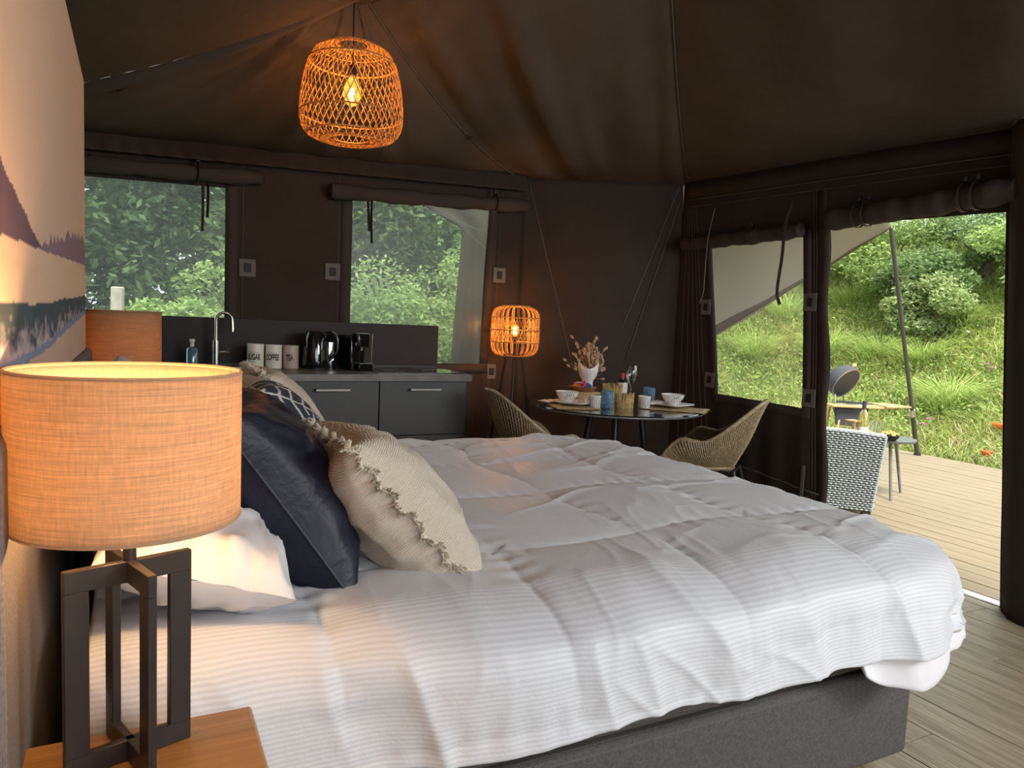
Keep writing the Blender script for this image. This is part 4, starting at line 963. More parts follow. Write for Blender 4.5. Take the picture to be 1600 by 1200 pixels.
def napkin(label, c, rz, z): r_ = thing('napkin', label, 'napkin', (c[0], c[1], z), rz); b = B(); P = np.array([[(-.09+.18*i/12, -.05+.1*j/6, .004+.012*abs(math.sin(i*.9))*math.sin(PI*j/6)) for j in range(7)] for i in range(13)]); obj('cloth', b.grid(P), M['cotton'], r_, solid=.003); return r_
napkin('folded white paper napkin beside the bowl near the doorway', (3.03, 3.87), .4, ZT_+.024); napkin('folded white napkin behind the bowl near the kitchen', (2.42, 4.12), .2, ZT_+.012)
def bowl(label, c, z):
    r_ = thing('bowl', label, 'bowl', (c[0], c[1], z)); obj('bowl_body', B().lathe([(.0001, .0), (.028, 0), (.029, .008), (.046, .022), (.066, .048), (.076, .074), (.073, .074), (.062, .048), (.042, .026), (.0001, .016)], 48), M['white'], r_)
    b = B()
    def R_(z_): return np.interp(z_, [.008, .022, .048, .074], [.029, .046, .066, .076])+.0007
    for st in range(5):
        a0 = -2.2+.18*st; pts = []
        for j in range(9): z_ = .066-.040*j/8; a = a0+.11*math.sin(j*.8+st)+.10*j/8*(st-1); pts.append((R_(z_)*math.cos(a), R_(z_)*math.sin(a), z_))
        b.tube(pts, .0009, 4, caps=False)
        for j in (2, 5): p = Vector(pts[j]); b.ball(p, .004, 6, 4, (1, 1, .5))
    obj('ink_drawing', b, M['ink'], r_)
    obj('rim_line', B().tube([(.0765*math.cos(a), .0765*math.sin(a), .0742) for a in np.linspace(0, 2*PI, 48, endpoint=False)], .001, 4, closed=True), M['inkgrey'], r_); return r_
bowl('white bowl with ink sketch on the plate nearer the kitchen', (2.475, 4.04), ZT_+.013); bowl('white bowl with ink sketch on the plate nearer the doorway', (3.155, 3.82), ZT_+.013)
def mug(label, c, z, rz):
    r_ = thing('mug', label, 'mug', (c[0], c[1], z), rz); obj('cup', B().lathe([(.0001, 0), (.034, 0), (.037, .004), (.040, .08), (.037, .08), (.034, .008), (.0001, .006)], 36), M['white'], r_)
    b = B()
    for k_ in range(9):
        a0 = 2*PI*k_/9
        for s_ in (-1, 1): b.tube([((.0382+.002*z_/.08)*math.cos(a0+s_*(.04+.18*math.sin(z_/.08*PI))), (.0382+.002*z_/.08)*math.sin(a0+s_*(.04+.18*math.sin(z_/.08*PI))), z_) for z_ in np.linspace(.008, .072, 8)], .0011, 4, caps=False)
    obj('leaf_pattern', b, M['inkgrey'], r_); obj('handle', B().tube(crv([(.037, 0, .062), (.060, 0, .058), (.062, 0, .03), (.036, 0, .018)], 12), .0045, 8), M['white'], r_); return r_
mug('patterned white mug left of the blue tumbler in front', put(930, 637), ZT_, 2.4); mug('patterned white mug in front of the rear blue tumbler', put(1006, 638), ZT_, .9)
def tumbler(label, c):
    r_ = thing('tumbler', label, 'glass', (c[0], c[1], ZT_)); b = B(); n_ = 40; pr = [(.034, .0), (.037, .004), (.040, .11), (.0375, .11), (.034, .008), (.0001, .007)]
    obj('glass_body', B().lathe([(.0001, 0)]+pr, 40), M['blueglass'], r_); d = B()
    for i in range(14):
        for j in range(8): a = 2*PI*(i+.5*(j % 2))/14; d.ball((.0388*math.cos(a), .0388*math.sin(a), .014+.012*j), .0045, 6, 4)
    obj('relief', d, M['blueglass'], r_); return r_
tumbler('blue embossed tumbler in front, next to the straw jar', put(948, 638)); tumbler('blue embossed tumbler standing at the rear right of the table', put(1013, 630))
# straw candle jars
def strawjar(label, c, h_, r0_):
    r_ = thing('straw_jar', label, 'candle jar', (c[0], c[1], ZT_)); obj('jar_glass', B().lathe([(.0001, 0), (r0_*.9, 0), (r0_*.92, h_*.98), (r0_*.88, h_*.98), (r0_*.86, .006), (.0001, .005)], 30), M['glass'], r_); b = B()
    for i in range(170):
        a = 2*PI*i/170+random.uniform(-.03, .03); rr = r0_*(1+.05*random.random()); t_ = h_*random.uniform(.82, 1.12); a2_ = a+random.uniform(-.10, .10)
        b.tube([(rr*math.cos(a), rr*math.sin(a), 0), (rr*math.cos(a2_)*1.02, rr*math.sin(a2_)*1.02, t_*.6), (rr*math.cos(a2_)*1.09, rr*math.sin(a2_)*1.09, t_)], [.0026, .0026, .0016], 4, caps=False)
    o = obj('straw_sleeve', b, M['straw'], r_); o['kind'] = 'stuff'
    obj('binding', B().tube([(r0_*1.06*math.cos(a), r0_*1.06*math.sin(a), h_*.42) for a in np.linspace(0, 2*PI, 30, endpoint=False)], .003, 5, closed=True), M['straw'], r_); return r_
strawjar('glass jar wrapped in straw in front, beside the mug', put(975, 636), .088, .055); p = put(956, 622, 4.20); strawjar('wider straw-wrapped jar standing behind the blue tumbler', (p.x, p.y), .112, .062)
# tea box and bowl of sachets
p = at_y(914, 606, 4.22); bx_ = thing('bamboo_box', 'square bamboo box behind the left bowl', 'box', (p.x, p.y, ZT_), math.radians(-10)); obj('box_body', B().span((-.085, -.07, 0), (.085, .07, .055)), M['bamboo'], bx_, bevel=.004); obj('box_lid', B().span((-.088, -.073, .055), (.088, .073, .068)), M['bamboo'], bx_, bevel=.004)
tr_ = thing('wooden_dish', 'round brown wooden dish on the bamboo box holding sachets', 'dish', (p.x-.02, p.y, ZT_+.0685)); obj('dish_body', B().lathe([(.0001, 0), (.075, 0), (.098, .03), (.095, .032), (.07, .006), (.0001, .006)], 40), wood('dark_acacia', lin(.16, .06, .025), lin(.30, .13, .05), .4), tr_)
cols = [('white', (.7, .68, .66)), ('orange', (.65, .22, .05)), ('blue', (.12, .25, .60)), ('red', (.62, .04, .05)), ('pale pink', (.66, .32, .33)), ('pale blue', (.35, .45, .66)), ('dark red', (.42, .02, .05)), ('magenta', (.62, .08, .30))]
for i, (nm, c_) in enumerate(cols):
    key = 'sachet_'+nm.replace(' ', '_'); mt_ = plain(key, lin(*c_), .35, bump=0); a = i*2.4; rr = .02+.045*((i*.37) % 1)
    o = obj('sachet', B().box((0, 0, 0), (.055, .038, .007), None), mt_, None, bevel=.003, loc=(p.x-.02+rr*math.cos(a), p.y+rr*math.sin(a), ZT_+.098+.0065*(i % 5)), rot=(random.uniform(-.9, .9), random.uniform(-.7, .7), a))
    tag(o, nm+' sachet in the heap on the round wooden dish', 'sachet', 'sachets in the wooden dish')
# vase with dried grasses
p = at_y(920, 560, 4.36); VX, VY = p.x, p.y; va = thing('vase', 'white open-mouthed ceramic vase behind the wooden dish', 'vase', (VX, VY, ZT_)); P = []; vz = lambda z_: z_
zz0 = at_y(920, 565, 4.36).z-ZT_
for i in range(49):
    a = 2*PI*i/48; dip = .062*(.5+.5*math.cos(2*(a-math.radians(-90-(-0)))))*1.0; side = abs(math.sin(a-math.radians(27)*-1))
    prof_ = [(.0, 0), (.050, 0), (.042, .012), (.036, zz0*.42), (.040, zz0*.50), (.060, zz0*.62), (.072, zz0*.76)]; hr = zz0*(1.02)-.052*(math.cos(a+math.radians(27)+PI/2)**2)
    P.append([(r__*math.cos(a), r__*math.sin(a), z_) for r__, z_ in prof_]+[(.074*math.cos(a), .074*math.sin(a), max(hr*.96, zz0*.77)), (.071*math.cos(a), .071*math.sin(a), max(hr, zz0*.79)), (.066*math.cos(a), .066*math.sin(a), max(hr*.96, zz0*.77)), (.05*math.cos(a), .05*math.sin(a), zz0*.60), (0, 0, zz0*.5)])
obj('vase_body', B().grid(np.array(P)), M['white'], va, ang=60)
dg = thing('dried_grasses', 'bunch of dried bunny-tail grasses standing in the white vase', 'dried flowers', (VX, VY, ZT_+zz0*.55)); Z8 = zz0*.55
def head(b, p, d_, L_, w_):
    d_ = Vector(d_).normalized(); pts = [p+d_*L_*t_ for t_ in (0, .25, .55, .8, 1)]; b.tube(pts, [w_*.3, w_, w_, w_*.6, .0008], 7)
stems = B(); heads = B(); rr_ = random.Random(4)
rv = Vector((.89, -.45, 0))      # width direction across the bunch
def stalk(dx_, top, curl=0, L_=.034, w_=.0085, dep=0):
    base = rv*(dx_*.15)+Vector((0, 0, .0)); end = rv*dx_+Vector((dep*.4, dep, top)); mid = rv*(dx_*.45+curl)+Vector((dep*.2, dep*.5, top*.55)); c_ = crv([base, mid, end], 8); stems.tube(c_, .0011, 4, caps=False); head(heads, c_[-1], c_[-1]-c_[-2], L_, w_)
for i in range(210):
    q = rr_.random(); dx_ = rr_.gauss(.004, .040)*(1.0)+.01; tp = rr_.uniform(.04, .235-abs(dx_)*.9)
    stalk(max(-.085, min(.085, dx_)), tp, 0, rr_.uniform(.025, .038), rr_.uniform(.006, .010), rr_.uniform(-.035, .035))
for (sx, sy, cl, dn) in ((-.115, .275, .05, 0), (-.085, .225, 0, 0), (-.075, .205, 0, 0), (.040, .270, 0, 0), (.110, .205, 0, 0), (.097, .195, 0, 0), (-.10, .155, 0, 0), (-.155, .115, 0, 0), (-.13, .075, -.02, 1), (.105, .055, .04, 1), (.118, .0, .06, 1), (.045, .265, 0, 0), (.03, .245, 0, 0)): stalk(sx, sy, cl, .032, .0095)
o = obj('stems', stems, M['stem'], dg); o['kind'] = 'stuff'; o = obj('seed_heads', heads, M['dried'], dg); o['kind'] = 'stuff'
# wine, glass
p = at_y(973, 585, 4.26); wn_ = thing('wine_bottle', 'dark red-wine bottle with red capsule behind the straw jar', 'bottle', (p.x, p.y, ZT_)); ht = p.z-ZT_+.012
obj('bottle_body', B().lathe([(.0001, 0), (.036, 0), (.038, .006), (.038, ht*.58), (.030, ht*.68), (.015, ht*.76), (.0145, ht*.80)], 32), kb, wn_); obj('capsule', B().lathe([(.0152, ht*.80), (.0152, ht*.99), (.0001, ht)], 20), M['redcap'], wn_)
obj('label', B().shell([(.0382, .05), (.0386, .05), (.0386, .125), (.0382, .125)], 32), M['label'], wn_)
p = at_y(988, 571, 4.22); wg = thing('wine_glass', 'tall stemmed wine glass beside the wine bottle', 'glass', (p.x, p.y, ZT_)); hg = p.z-ZT_
obj('glass_body', B().lathe([(.0001, .001), (.036, .0), (.034, .004), (.006, .010), (.0042, hg*.40), (.012, hg*.45), (.036, hg*.58), (.046, hg*.72), (.042, hg*.88), (.034, hg), (.0328, hg), (.0408, hg*.88), (.0448, hg*.72), (.034, hg*.59), (.010, hg*.465), (.0001, hg*.455)], 40), M['glass'], wg)
# ================================================================ OUTSIDE
def terr(x, y):
    x = np.asarray(x, float); y = np.asarray(y, float)
    d1 = x-8.15; d2 = (y-8.2); d2 = d2*(.12+.88*sstep(5.0, 8.5, x)); d = np.maximum(d1, d2); dd = np.where((d1 > 0) & (d2 > 0), np.hypot(d1, d2), d)
    h = 3.35*sstep(-.5, 8.5, dd)*1.0+np.clip(dd, 0, 30)*.05
    h = h+(.5*(fbm(x*.35, y*.35, 5)-.45)+.14*(fbm(x*1.4, y*1.4, 6)-.45))*sstep(.1, 2.0, dd)+.04*(fbm(x*3, y*3, 7)-.4)
    return np.where(dd < 0, -.24, h-.20)
xs = np.linspace(-14, 26, 170); ys = np.linspace(-9, 30, 170); X, Y = np.meshgrid(xs, ys, indexing='ij'); g = struct('ground', 'grassy ground rising into a bank behind the deck')
Zt = terr(X, Y); obj('meadow_ground', B().grid(np.stack([X, Y, Zt], -1)), M['soil'], g, ang=180)
def ground_ray(px, py):
    v = ray(px, py)
    for k_ in np.arange(3, 40, .05):
        p = EYE+v*float(k_)
        if p.z < float(terr(p.x, p.y)) and p.x > 3.9: return p
    return EYE+v*20.
def gcol(n, kind=0):
    a = np.array([.48, .54, .15]); b_ = np.array([.24, .34, .06]); c_ = np.array([.72, .68, .38]); d_ = np.array([.42, .30, .13]); r = RNG.random(n)[:, None]; q = RNG.random(n)
    c = a*r+b_*(1-r); c = np.where((q < .20)[:, None], c_*(.7+.3*r), c); c = np.where((q > .93)[:, None], d_*(.7+.4*r), c); return c
def blades(name, P, H, Wd, par=None, lean=.6, col=None, dirs=None, dark=None):
    n = len(P); a = RNG.random(n)*2*PI; d = np.stack([np.cos(a), np.sin(a), np.zeros(n)], -1); a2 = a+PI/2+RNG.normal(0, .5, n); w = np.stack([np.cos(a2), np.sin(a2), np.zeros(n)], -1)*(Wd/2)[:, None]
    if dirs is not None: d = d*.5+dirs; d /= np.linalg.norm(d, axis=1)[:, None]
    L_ = (lean*RNG.uniform(.3, 1.3, n)*H)[:, None]; up = np.array([0, 0, 1.])
    p0 = P; p1 = P+up*H[:, None]*.62+d*L_*.30; p2 = P+up*H[:, None]*.95+d*L_*1.0
    p3 = P+up*(H*.80)[:, None]+d*L_*1.7
    V = np.stack([p0-w, p0+w, p1+w*.9, p1-w*.9, p2+w*.55, p2-w*.55, p3], 1).reshape(-1, 3); i = np.arange(n)[:, None]*7
    F = np.concatenate([i+np.array([0, 1, 2, 3]), i+np.array([3, 2, 4, 5]), i+np.array([5, 4, 6, 6])]).reshape(-1, 4)
    Fq = np.concatenate([i+np.array([0, 1, 2, 3]), i+np.array([3, 2, 4, 5])]); c = gcol(n) if col is None else col
    cc = np.repeat(np.concatenate([c, np.ones((n, 1))], 1), 7, 0)
    # triangles only, for speed
    T = np.concatenate([i+np.array([0, 1, 2]), i+np.array([0, 2, 3]), i+np.array([3, 2, 4]), i+np.array([3, 4, 5]), i+np.array([5, 4, 6])])
    o = fastmesh(name, V, T, M['leafcol'], par, cc); return o
def scatter(n, x0, x1, y0, y1, keep):
    x = RNG.uniform(x0, x1, n); y = RNG.uniform(y0, y1, n); k_ = keep(x, y); x, y = x[k_], y[k_]; return np.stack([x, y, terr(x, y)-.02], -1)
P = scatter(150000, 7.9, 15.5, 1.0, 16, lambda x, y: (x > 8.12) & (y > x*.30) & (RNG.random(len(x)) < .35+.65*fbm(x*1.2, y*1.2, 90)*1.3))
patch = vn(P[:, 0]*.8, P[:, 1]*.8, 33); H = RNG.uniform(.10, .26, len(P))*(.6+patch); o = blades('meadow_grass', P, H, RNG.uniform(.008, .015, len(P)), g, 1.0, gcol(len(P))*(.75+.5*patch)[:, None]); tag(o, 'bright green meadow grass over the bank', kind='stuff')
P = scatter(34000, -3, 8, 8.0, 14, lambda x, y: (y > 8.3)); H = RNG.uniform(.12, .30, len(P)); o = blades('rough_grass', P, H, RNG.uniform(.012, .022, len(P)), g, .8); tag(o, 'rough grass on the slope behind the kitchen windows', kind='stuff')
# broad weed leaves
def leaves(name, C, S, par, col, kind='stuff', flatn=None):
    n = len(C); d1 = RNG.normal(0, 1, (n, 3)); d1[:, 2] *= .6; d1 /= np.linalg.norm(d1, axis=1)[:, None]; d2 = np.cross(d1, RNG.normal(0, 1, (n, 3))+np.array([0, 0, 1.2])); d2 /= np.linalg.norm(d2, axis=1)[:, None]+1e-9; S = S[:, None]
    V = np.stack([C-d1*S, C+d2*S*.42-d1*S*.1, C+d1*S, C-d2*S*.42-d1*S*.1], 1).reshape(-1, 3); i = np.arange(n)[:, None]*4
    o = fastmesh(name, V, i+np.array([0, 1, 2, 3]), M['leafcol'], par, np.repeat(np.concatenate([col, np.ones((n, 1))], 1), 4, 0)); 
    if kind: o['kind'] = kind
    return o
P = scatter(60000, 8, 15.5, 1.5, 16, lambda x, y: (x > 8.3) & (y > x*.30) & (fbm(x*.9, y*.9, 77) > .42)); P[:, 2] += RNG.uniform(.05, .30, len(P)); r = RNG.random(len(P))[:, None]
o = leaves('meadow_weeds', P, RNG.uniform(.015, .045, len(P)), g, np.array([.17, .32, .05])*r+np.array([.42, .52, .15])*(1-r)); tag(o, 'broad-leaved weeds among the grass')
# arching tussocks
for i, (px, py, lab) in enumerate(((1330, 480, 'arching grass tussock high on the bank left of the awning pole'), (1375, 560, 'large arching grass tussock behind the barbecue'), (1440, 570, 'arching grass tussock right of the awning pole'), (1290, 560, 'arching grass tussock behind the barbecue lid, by the door edge'), (1180, 560, 'grass tussock seen low through the clear window'), (1500, 520, 'grass tussock halfway up the bank near the door jamb'), (1230, 500, 'grass tussock under the awning edge in the clear window'), (1480, 640, 'grass tussock just beyond the deck edge'))):
    c = ground_ray(px, py); n = 520; q = RNG.normal(0, .12, (n, 2)); C = np.stack([q[:, 0], q[:, 1], terr(c.x+q[:, 0], c.y+q[:, 1])-float(terr(c.x, c.y))-.02], -1); dr = np.concatenate([q, np.zeros((n, 1))], 1); dr /= np.linalg.norm(dr, axis=1)[:, None]+1e-9
    rr = RNG.random(n)[:, None]; o = blades('grass_tussock', C, RNG.uniform(.22, .48, n), RNG.uniform(.008, .015, n), None, 1.0, np.array([.50, .58, .18])*rr+np.array([.25, .38, .08])*(1-rr), dr*.9); o.location = (c.x, c.y, float(terr(c.x, c.y))); tag(o, lab, 'grass tussock', kind='thing')
# flowers
def flower(name, label, px, py, col, R_, kind, cat='flower', group=None):
    p = ground_ray(px, py+10); base = Vector((p.x, p.y, float(terr(p.x, p.y)))); tp = EYE+ray(px, py)*((p-EYE).length/ray(px, py).length*.985); r_ = thing(name, label, cat, base, 0, group); hd = tp-base; mt_ = plain(name+'_petal', lin(*col), .6, bump=0)
    obj('stem', B().tube(crv([(0, 0, 0), hd*.5+Vector((.02, .01, 0)), hd], 6), .003, 5), M['leafgreen'], r_); b = B()
    if kind == 'poppy':
        for k_ in range(5):
            a = 2*PI*k_/5; Q = []
            for i in range(6):
                for j in range(1): pass
            n_ = 7; Pg = np.zeros((n_, 5, 3))
            for i in range(n_):
                for j in range(5): th = a+(i/(n_-1)-.5)*1.5; q = j/4; Pg[i, j] = (hd.x+R_*q*math.cos(th), hd.y+R_*q*math.sin(th), hd.z+R_*.95*q*q+.004*math.sin(i*2.2)*q)
            b.grid(Pg)
        b2 = B().ball(tuple(hd+Vector((0, 0, .012))), .011, 8, 6); obj('petals', b, mt_, r_, solid=.001); obj('seed_pod', b2, M['black'], r_)
    else:
        for k_ in range(26):
            th = random.random()*2*PI; ph = random.uniform(.1, 1.3); dd = Vector((math.cos(th)*math.sin(ph), math.sin(th)*math.sin(ph), math.cos(ph))); b.tube([hd, hd+dd*R_], [.004, .006], 4)
        obj('florets', b, mt_, r_); obj('flower_cup', B().ball(tuple(hd-Vector((0, 0, .012))), .014, 8, 6), M['leafgreen'], r_)
M['leafgreen'] = plain('stem_green', lin(.14, .26, .05), .7)
flower('poppy', 'orange-red poppy near the door jamb, higher one', 1561, 672, (.85, .14, .04), .085, 'poppy'); flower('poppy', 'orange-red poppy at the deck edge, lower one', 1541, 713, (.85, .13, .04), .065, 'poppy')
for (px, py, s_, lab) in ((1358, 422, .075, 'large magenta thistle flower left of the awning pole'), (1347, 413, .055, 'dark magenta flower left of the large thistle'), (1450, 656, .045, 'pink thistle flower above the deck edge right of the pole'), (1441, 664, .04, 'second pink thistle flower by the deck edge, lower left'), (1549, 577, .05, 'purple flower near the door jamb'), (1543, 571, .04, 'smaller purple flower beside the door jamb one'), (1308, 418, .045, 'pale pink flower just below the awning edge'), (1440, 497, .045, 'pink flower halfway up the bank right of the pole'), (1476, 512, .035, 'mauve flower on the bank further right of the pole'), (1512, 520, .04, 'white umbel flower on the bank')):
    c_ = (.62, .10, .34) if 'magenta' in lab else ((.8, .8, .75) if 'white' in lab else (.58, .22, .46)); flower('wild_flower', lab, px, py, c_, s_*.8, 'thistle')
# shrubs and trees
def tree(name, label, x, y, H, R_, n, c1, c2, zb=None, cat='tree', squash=1.0, ls=.06, clumps=26, trunk=True, seed=0, z0=None, group=None):
    rg = np.random.default_rng(100+seed); base = float(terr(x, y)) if z0 is None else z0; r_ = thing(name, label, cat, (x, y, base-.05), 0, group)
    zb_ = H*.12 if zb is None else zb; ck = rg.normal(0, 1, (clumps, 3)); ck /= np.linalg.norm(ck, axis=1)[:, None]; ck *= rg.uniform(.35, .95, clumps)[:, None]
    cc = ck*np.array([R_, R_, (H-zb_)/2])+np.array([0, 0, zb_+(H-zb_)/2]); cr = rg.uniform(.20, .42, clumps)*R_
    k_ = rg.integers(0, clumps, n); d = rg.normal(0, 1, (n, 3)); d /= np.linalg.norm(d, axis=1)[:, None]; C = cc[k_]+d*(cr[k_]*rg.uniform(.55, 1.05, n))[:, None]*np.array([1, 1, .75*squash])
    br = rg.uniform(.75, 1.2, clumps)[k_][:, None]; r2 = rg.random(n)[:, None]; col = (np.array(c1)*r2+np.array(c2)*(1-r2))*br
    leaves('foliage', C, rg.uniform(.6, 1.3, n)*ls, r_, col)
    b = B()
    if trunk:
        b.tube([(0, 0, 0), (.05, .02, H*.3), (0, .05, H*.6)], [.05+.02*R_, .04+.015*R_, .02], 8)
        for i in range(0, clumps, 3): b.tube([(0, .02, H*.22), tuple(cc[i]*np.array([.5, .5, .75])), tuple(cc[i])], [.035, .02, .008], 6)
        obj('trunk', b, M['bark'], r_)
    return r_
DG = (.06, .11, .045); DG2 = (.15, .22, .09); LG = (.40, .50, .16); LG2 = (.20, .31, .09); MG = (.28, .40, .14); BG = (.46, .50, .24)
E_ = [('shrub', 'dense green bush cresting the bank beside the awning pole', 12.6, 9.2, 1.9, 1.3, LG, LG2), ('shrub', 'grey-green willowy bush on top of the bank, centre of the doorway', 13.2, 7.8, 2.3, 1.3, (.24, .32, .17), MG), ('shrub', 'bright leafy bush on the bank top by the door jamb', 12.8, 6.6, 1.9, 1.15, LG, MG),
      ('shrub', 'leafy bush behind the awning edge on the left bank', 12.6, 11.2, 1.8, 1.4, BG, LG2), ('shrub', 'yellow-green bush low in front of the crest right of the pole', 11.3, 7.4, 1.15, .75, BG, LG2), ('shrub', 'small dark green bush on the bank right of the pole', 11.9, 8.1, 1.3, .8, MG, DG2)]
for i, (nm, lab, x, y, H, R_, c1, c2) in enumerate(E_): tree(nm, lab, x, y, H, R_, 13000, c1, c2, cat='bush', zb=.0, ls=.040, clumps=26, seed=i)
T_ = [('dense dark tree filling the upper left of the window beside the mural', -.9, 11.6, 5.2, 2.1, DG, DG2, 34000), ('dark tree above the shrubs, right part of the window beside the mural', 1.7, 12.4, 5.0, 2.0, DG2, MG, 30000), ('tall tree behind the left part of the window above the hob', 3.9, 12.2, 4.8, 1.9, DG2, MG, 30000),
      ('tree with sky gaps behind the middle of the window above the hob', 5.6, 12.9, 5.0, 1.6, DG2, LG2, 16000), ('leafy tree behind the right part of the window above the hob', 7.4, 12.2, 5.0, 1.9, MG, LG2, 26000), ('far tree closing the bank behind the awning', 11.5, 14.5, 4.6, 2.2, MG, DG2, 14000),
      ('pale far tree above the door jamb', 17.5, 9.6, 4.6, 2.2, LG2, MG, 14000), ('far tree on the bank top beyond the deck', 16.5, 13.5, 4.8, 2.2, MG, DG2, 14000)]
for i, (lab, x, y, H, R_, c1, c2, n) in enumerate(T_): tree('garden_tree', lab, x, y, H, R_, n, c1, c2, zb=.1, ls=.075, clumps=40, seed=20+i)
S_ = [('light green shrub low in the window beside the mural, near the post', .25, 9.0, 1.75, .95), ('feathery light green shrub at the right of the window beside the mural', 1.35, 9.2, 2.5, 1.0), ('yellow-green shrub low in the window above the hob', 3.15, 9.3, 2.2, 1.2), ('leafy shrub at the right of the window above the hob', 4.7, 9.2, 2.7, 1.0), ('small green shrub left of the wooden post', -1.1, 9.4, 1.9, .9)]
for i, (lab, x, y, H, R_) in enumerate(S_): tree('garden_shrub', lab, x, y, H, R_, 17000, LG, MG, zb=.0, cat='shrub', ls=.042, clumps=30, seed=50+i)
# wooden post seen through the first window
p = at_y(183, 448, 7.6); po = thing('wooden_post', 'pale weathered wooden post outside the window beside the mural', 'post', (p.x-.02, 7.6, -.24)); obj('shaft', B().tube([(0, 0, 0), (.01, 0, (p.z+.24)*.5), (.025, 0, p.z+.23), (.025, 0, p.z+.24)], [.062, .058, .056, .045], 9), plain('weathered_post', lin(.50, .45, .36), .9, nscale=14, var=.25, bump=.6), po)
# awning
TP = at_x(1392, 356, 6.9); Bp = at_x(1122, 525, 4.3); Bq = TP+(Bp-TP)*1.25
r_ = thing('awning', 'beige canvas awning stretched from the tent over the deck', 'awning', (XR+.1, 4.0, 2.3)); o_ = Vector((XR+.1, 4.0, 2.3))
n = 30; P = np.zeros((n, 16, 3)); a0 = Vector((XR+.06, 2.95, 2.46)); a1 = Vector((XR+.06, 5.05, 2.38)); 
for i in range(n):
    q = i/(n-1); lo = TP.lerp(Bq, q); hi = a0.lerp(a1, min(1, q*1.15))
    for j in range(16):
        t_ = j/15; p = lo.lerp(hi, t_)-o_; p.z -= .10*math.sin(PI*t_)*math.sin(PI*q)+.008*math.sin(q*22+t_*5); P[i, j] = p
obj('awning_cloth', B().grid(P), M['awning'], r_, solid=.003)
P2 = np.zeros((n, 3, 3))
for i in range(n):
    q = i/(n-1); lo = TP.lerp(Bq, q)-o_; hi_ = Vector(P[i, 1]); dd = (hi_-lo).normalized()
    for j in range(3): P2[i, j] = lo+dd*(.02+.035*j)+Vector((-.006, -.006, -.004))
obj('hem_band', B().grid(P2), M['flap'], r_, solid=.002)
ap = thing('awning_pole', 'slanting dark pole holding the awning corner at the deck edge', 'pole', (7.91, 5.265, -.05)); e = TP-Vector((7.91, 5.265, -.05))
obj('pole_upper', B().tube([e*.18, e*1.0], .021, 12), M['polem'], ap); obj('pole_lower', B().tube([Vector((0, 0, 0)), e*.20], .026, 12), M['polem'], ap); obj('pole_clamp', B().tube([e*.185, e*.215], .032, 12), M['steel'], ap); obj('pole_foot', B().lathe([(.04, 0), (.035, .02), (.0001, .03)], 16), M['black'], ap)
# outer skirt of the fly sheet seen through the second window
fp = thing('fly_sheet', 'brown outer tent flap hanging behind the window above the hob', 'tent flap', (2.2, 5.6, 1.2)); o_ = Vector((2.2, 5.6, 1.2)); Y_ = 5.62
co = [at_y(650, 316, Y_), at_y(720, 357, Y_), at_y(703, 590, Y_)]; P = []
rowsL = [at_y(645, 300, Y_), at_y(668, 327, Y_), at_y(695, 343, Y_), at_y(721, 358, Y_)]+[at_y(721-18*k_/8, 358+240*k_/8, Y_) for k_ in range(1, 9)]
rowsR = [at_y(775, 290, Y_), at_y(775, 318, Y_), at_y(773, 335, Y_), at_y(772, 350, Y_)]+[at_y(764-12*k_/8, 358+240*k_/8, Y_) for k_ in range(1, 9)]
for a, c_ in zip(rowsL, rowsR):
    P.append([tuple(a.lerp(c_, j/10)-o_+Vector((0, .02*math.sin(j*1.2+a.z*2), 0))) for j in range(11)])
obj('flap_cloth', B().grid(np.array(P)), M['flap'], fp, solid=.003)
obj('guy_rope', B().tube([at_y(655, 322, Y_-.05)-o_, at_y(755, 362, Y_-.05)-o_], .004, 5).tube([at_y(700, 335, Y_-.05)-o_, at_y(760, 390, Y_-.05)-o_], .004, 5), M['patch'], fp)
fq = thing('fly_sheet', 'small beige corner of the fly sheet above the window beside the mural', 'tent flap', (0, 5.5, 2.1)); Y_ = 5.5; o_ = Vector((0, 5.5, 2.1)); q_ = [at_y(90, 250, Y_)-o_, at_y(185, 250, Y_)-o_, at_y(176, 268, Y_)-o_, at_y(133, 281, Y_)-o_, at_y(90, 292, Y_)-o_]; obj('flap_cloth', B().add(q_, [(0, 1, 2, 3, 4)]), M['awning'], fq, solid=.003)
# ---- deck furniture
ZD = -.05
ch = thing('garden_armchair', 'grey woven resin garden armchair with its back to the tent', 'chair', (4.69, 3.43, ZD), math.radians(133.5))
# local x runs along the back towards the far corner, local y = towards the tent's inside (-) / seat (+ is away): seat extends to -y
hB = .62; wB = .64
def backp(u, v, off=0):
    wd = wB*(1+.09*v); x = -.02*v+u*wd-.04*v; return Vector((x, -.03*v-.10*v*v*0+off+.0, .075+v*(hB-.075+.02*math.sin(u*PI))))
M['resinw'] = M['resin']
def weave_panel(fn, nu, nv, r_, par, nm):
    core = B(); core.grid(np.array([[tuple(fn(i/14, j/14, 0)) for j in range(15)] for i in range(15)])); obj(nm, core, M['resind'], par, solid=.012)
    b = B()
    for j in range(nv):
        v0 = (j+.5)/nv; pts = []
        for i in range(nu*2+1): pts.append(fn(i/(nu*2), v0, .010+.007*math.cos(PI*(i+j))))
        b.tube(pts, r_, 4, flat=.55, caps=False)
    for i in range(0, nu+1):
        b.tube([fn(i/nu, j/10, .006) for j in range(11)], r_*.7, 4, caps=False)
    o = obj(nm+'_weave', b, M['resin'], par); o['kind'] = 'stuff'
weave_panel(backp, 20, 34, .0085, ch, 'back_panel')
obj('back_rail', B().tube([backp(u, 1, .0) for u in np.linspace(0, 1, 20)], .014, 8).tube([backp(0, v, 0) for v in np.linspace(0, 1, 8)], .012, 8).tube([backp(1, v, 0) for v in np.linspace(0, 1, 8)], .012, 8), M['resin'], ch)
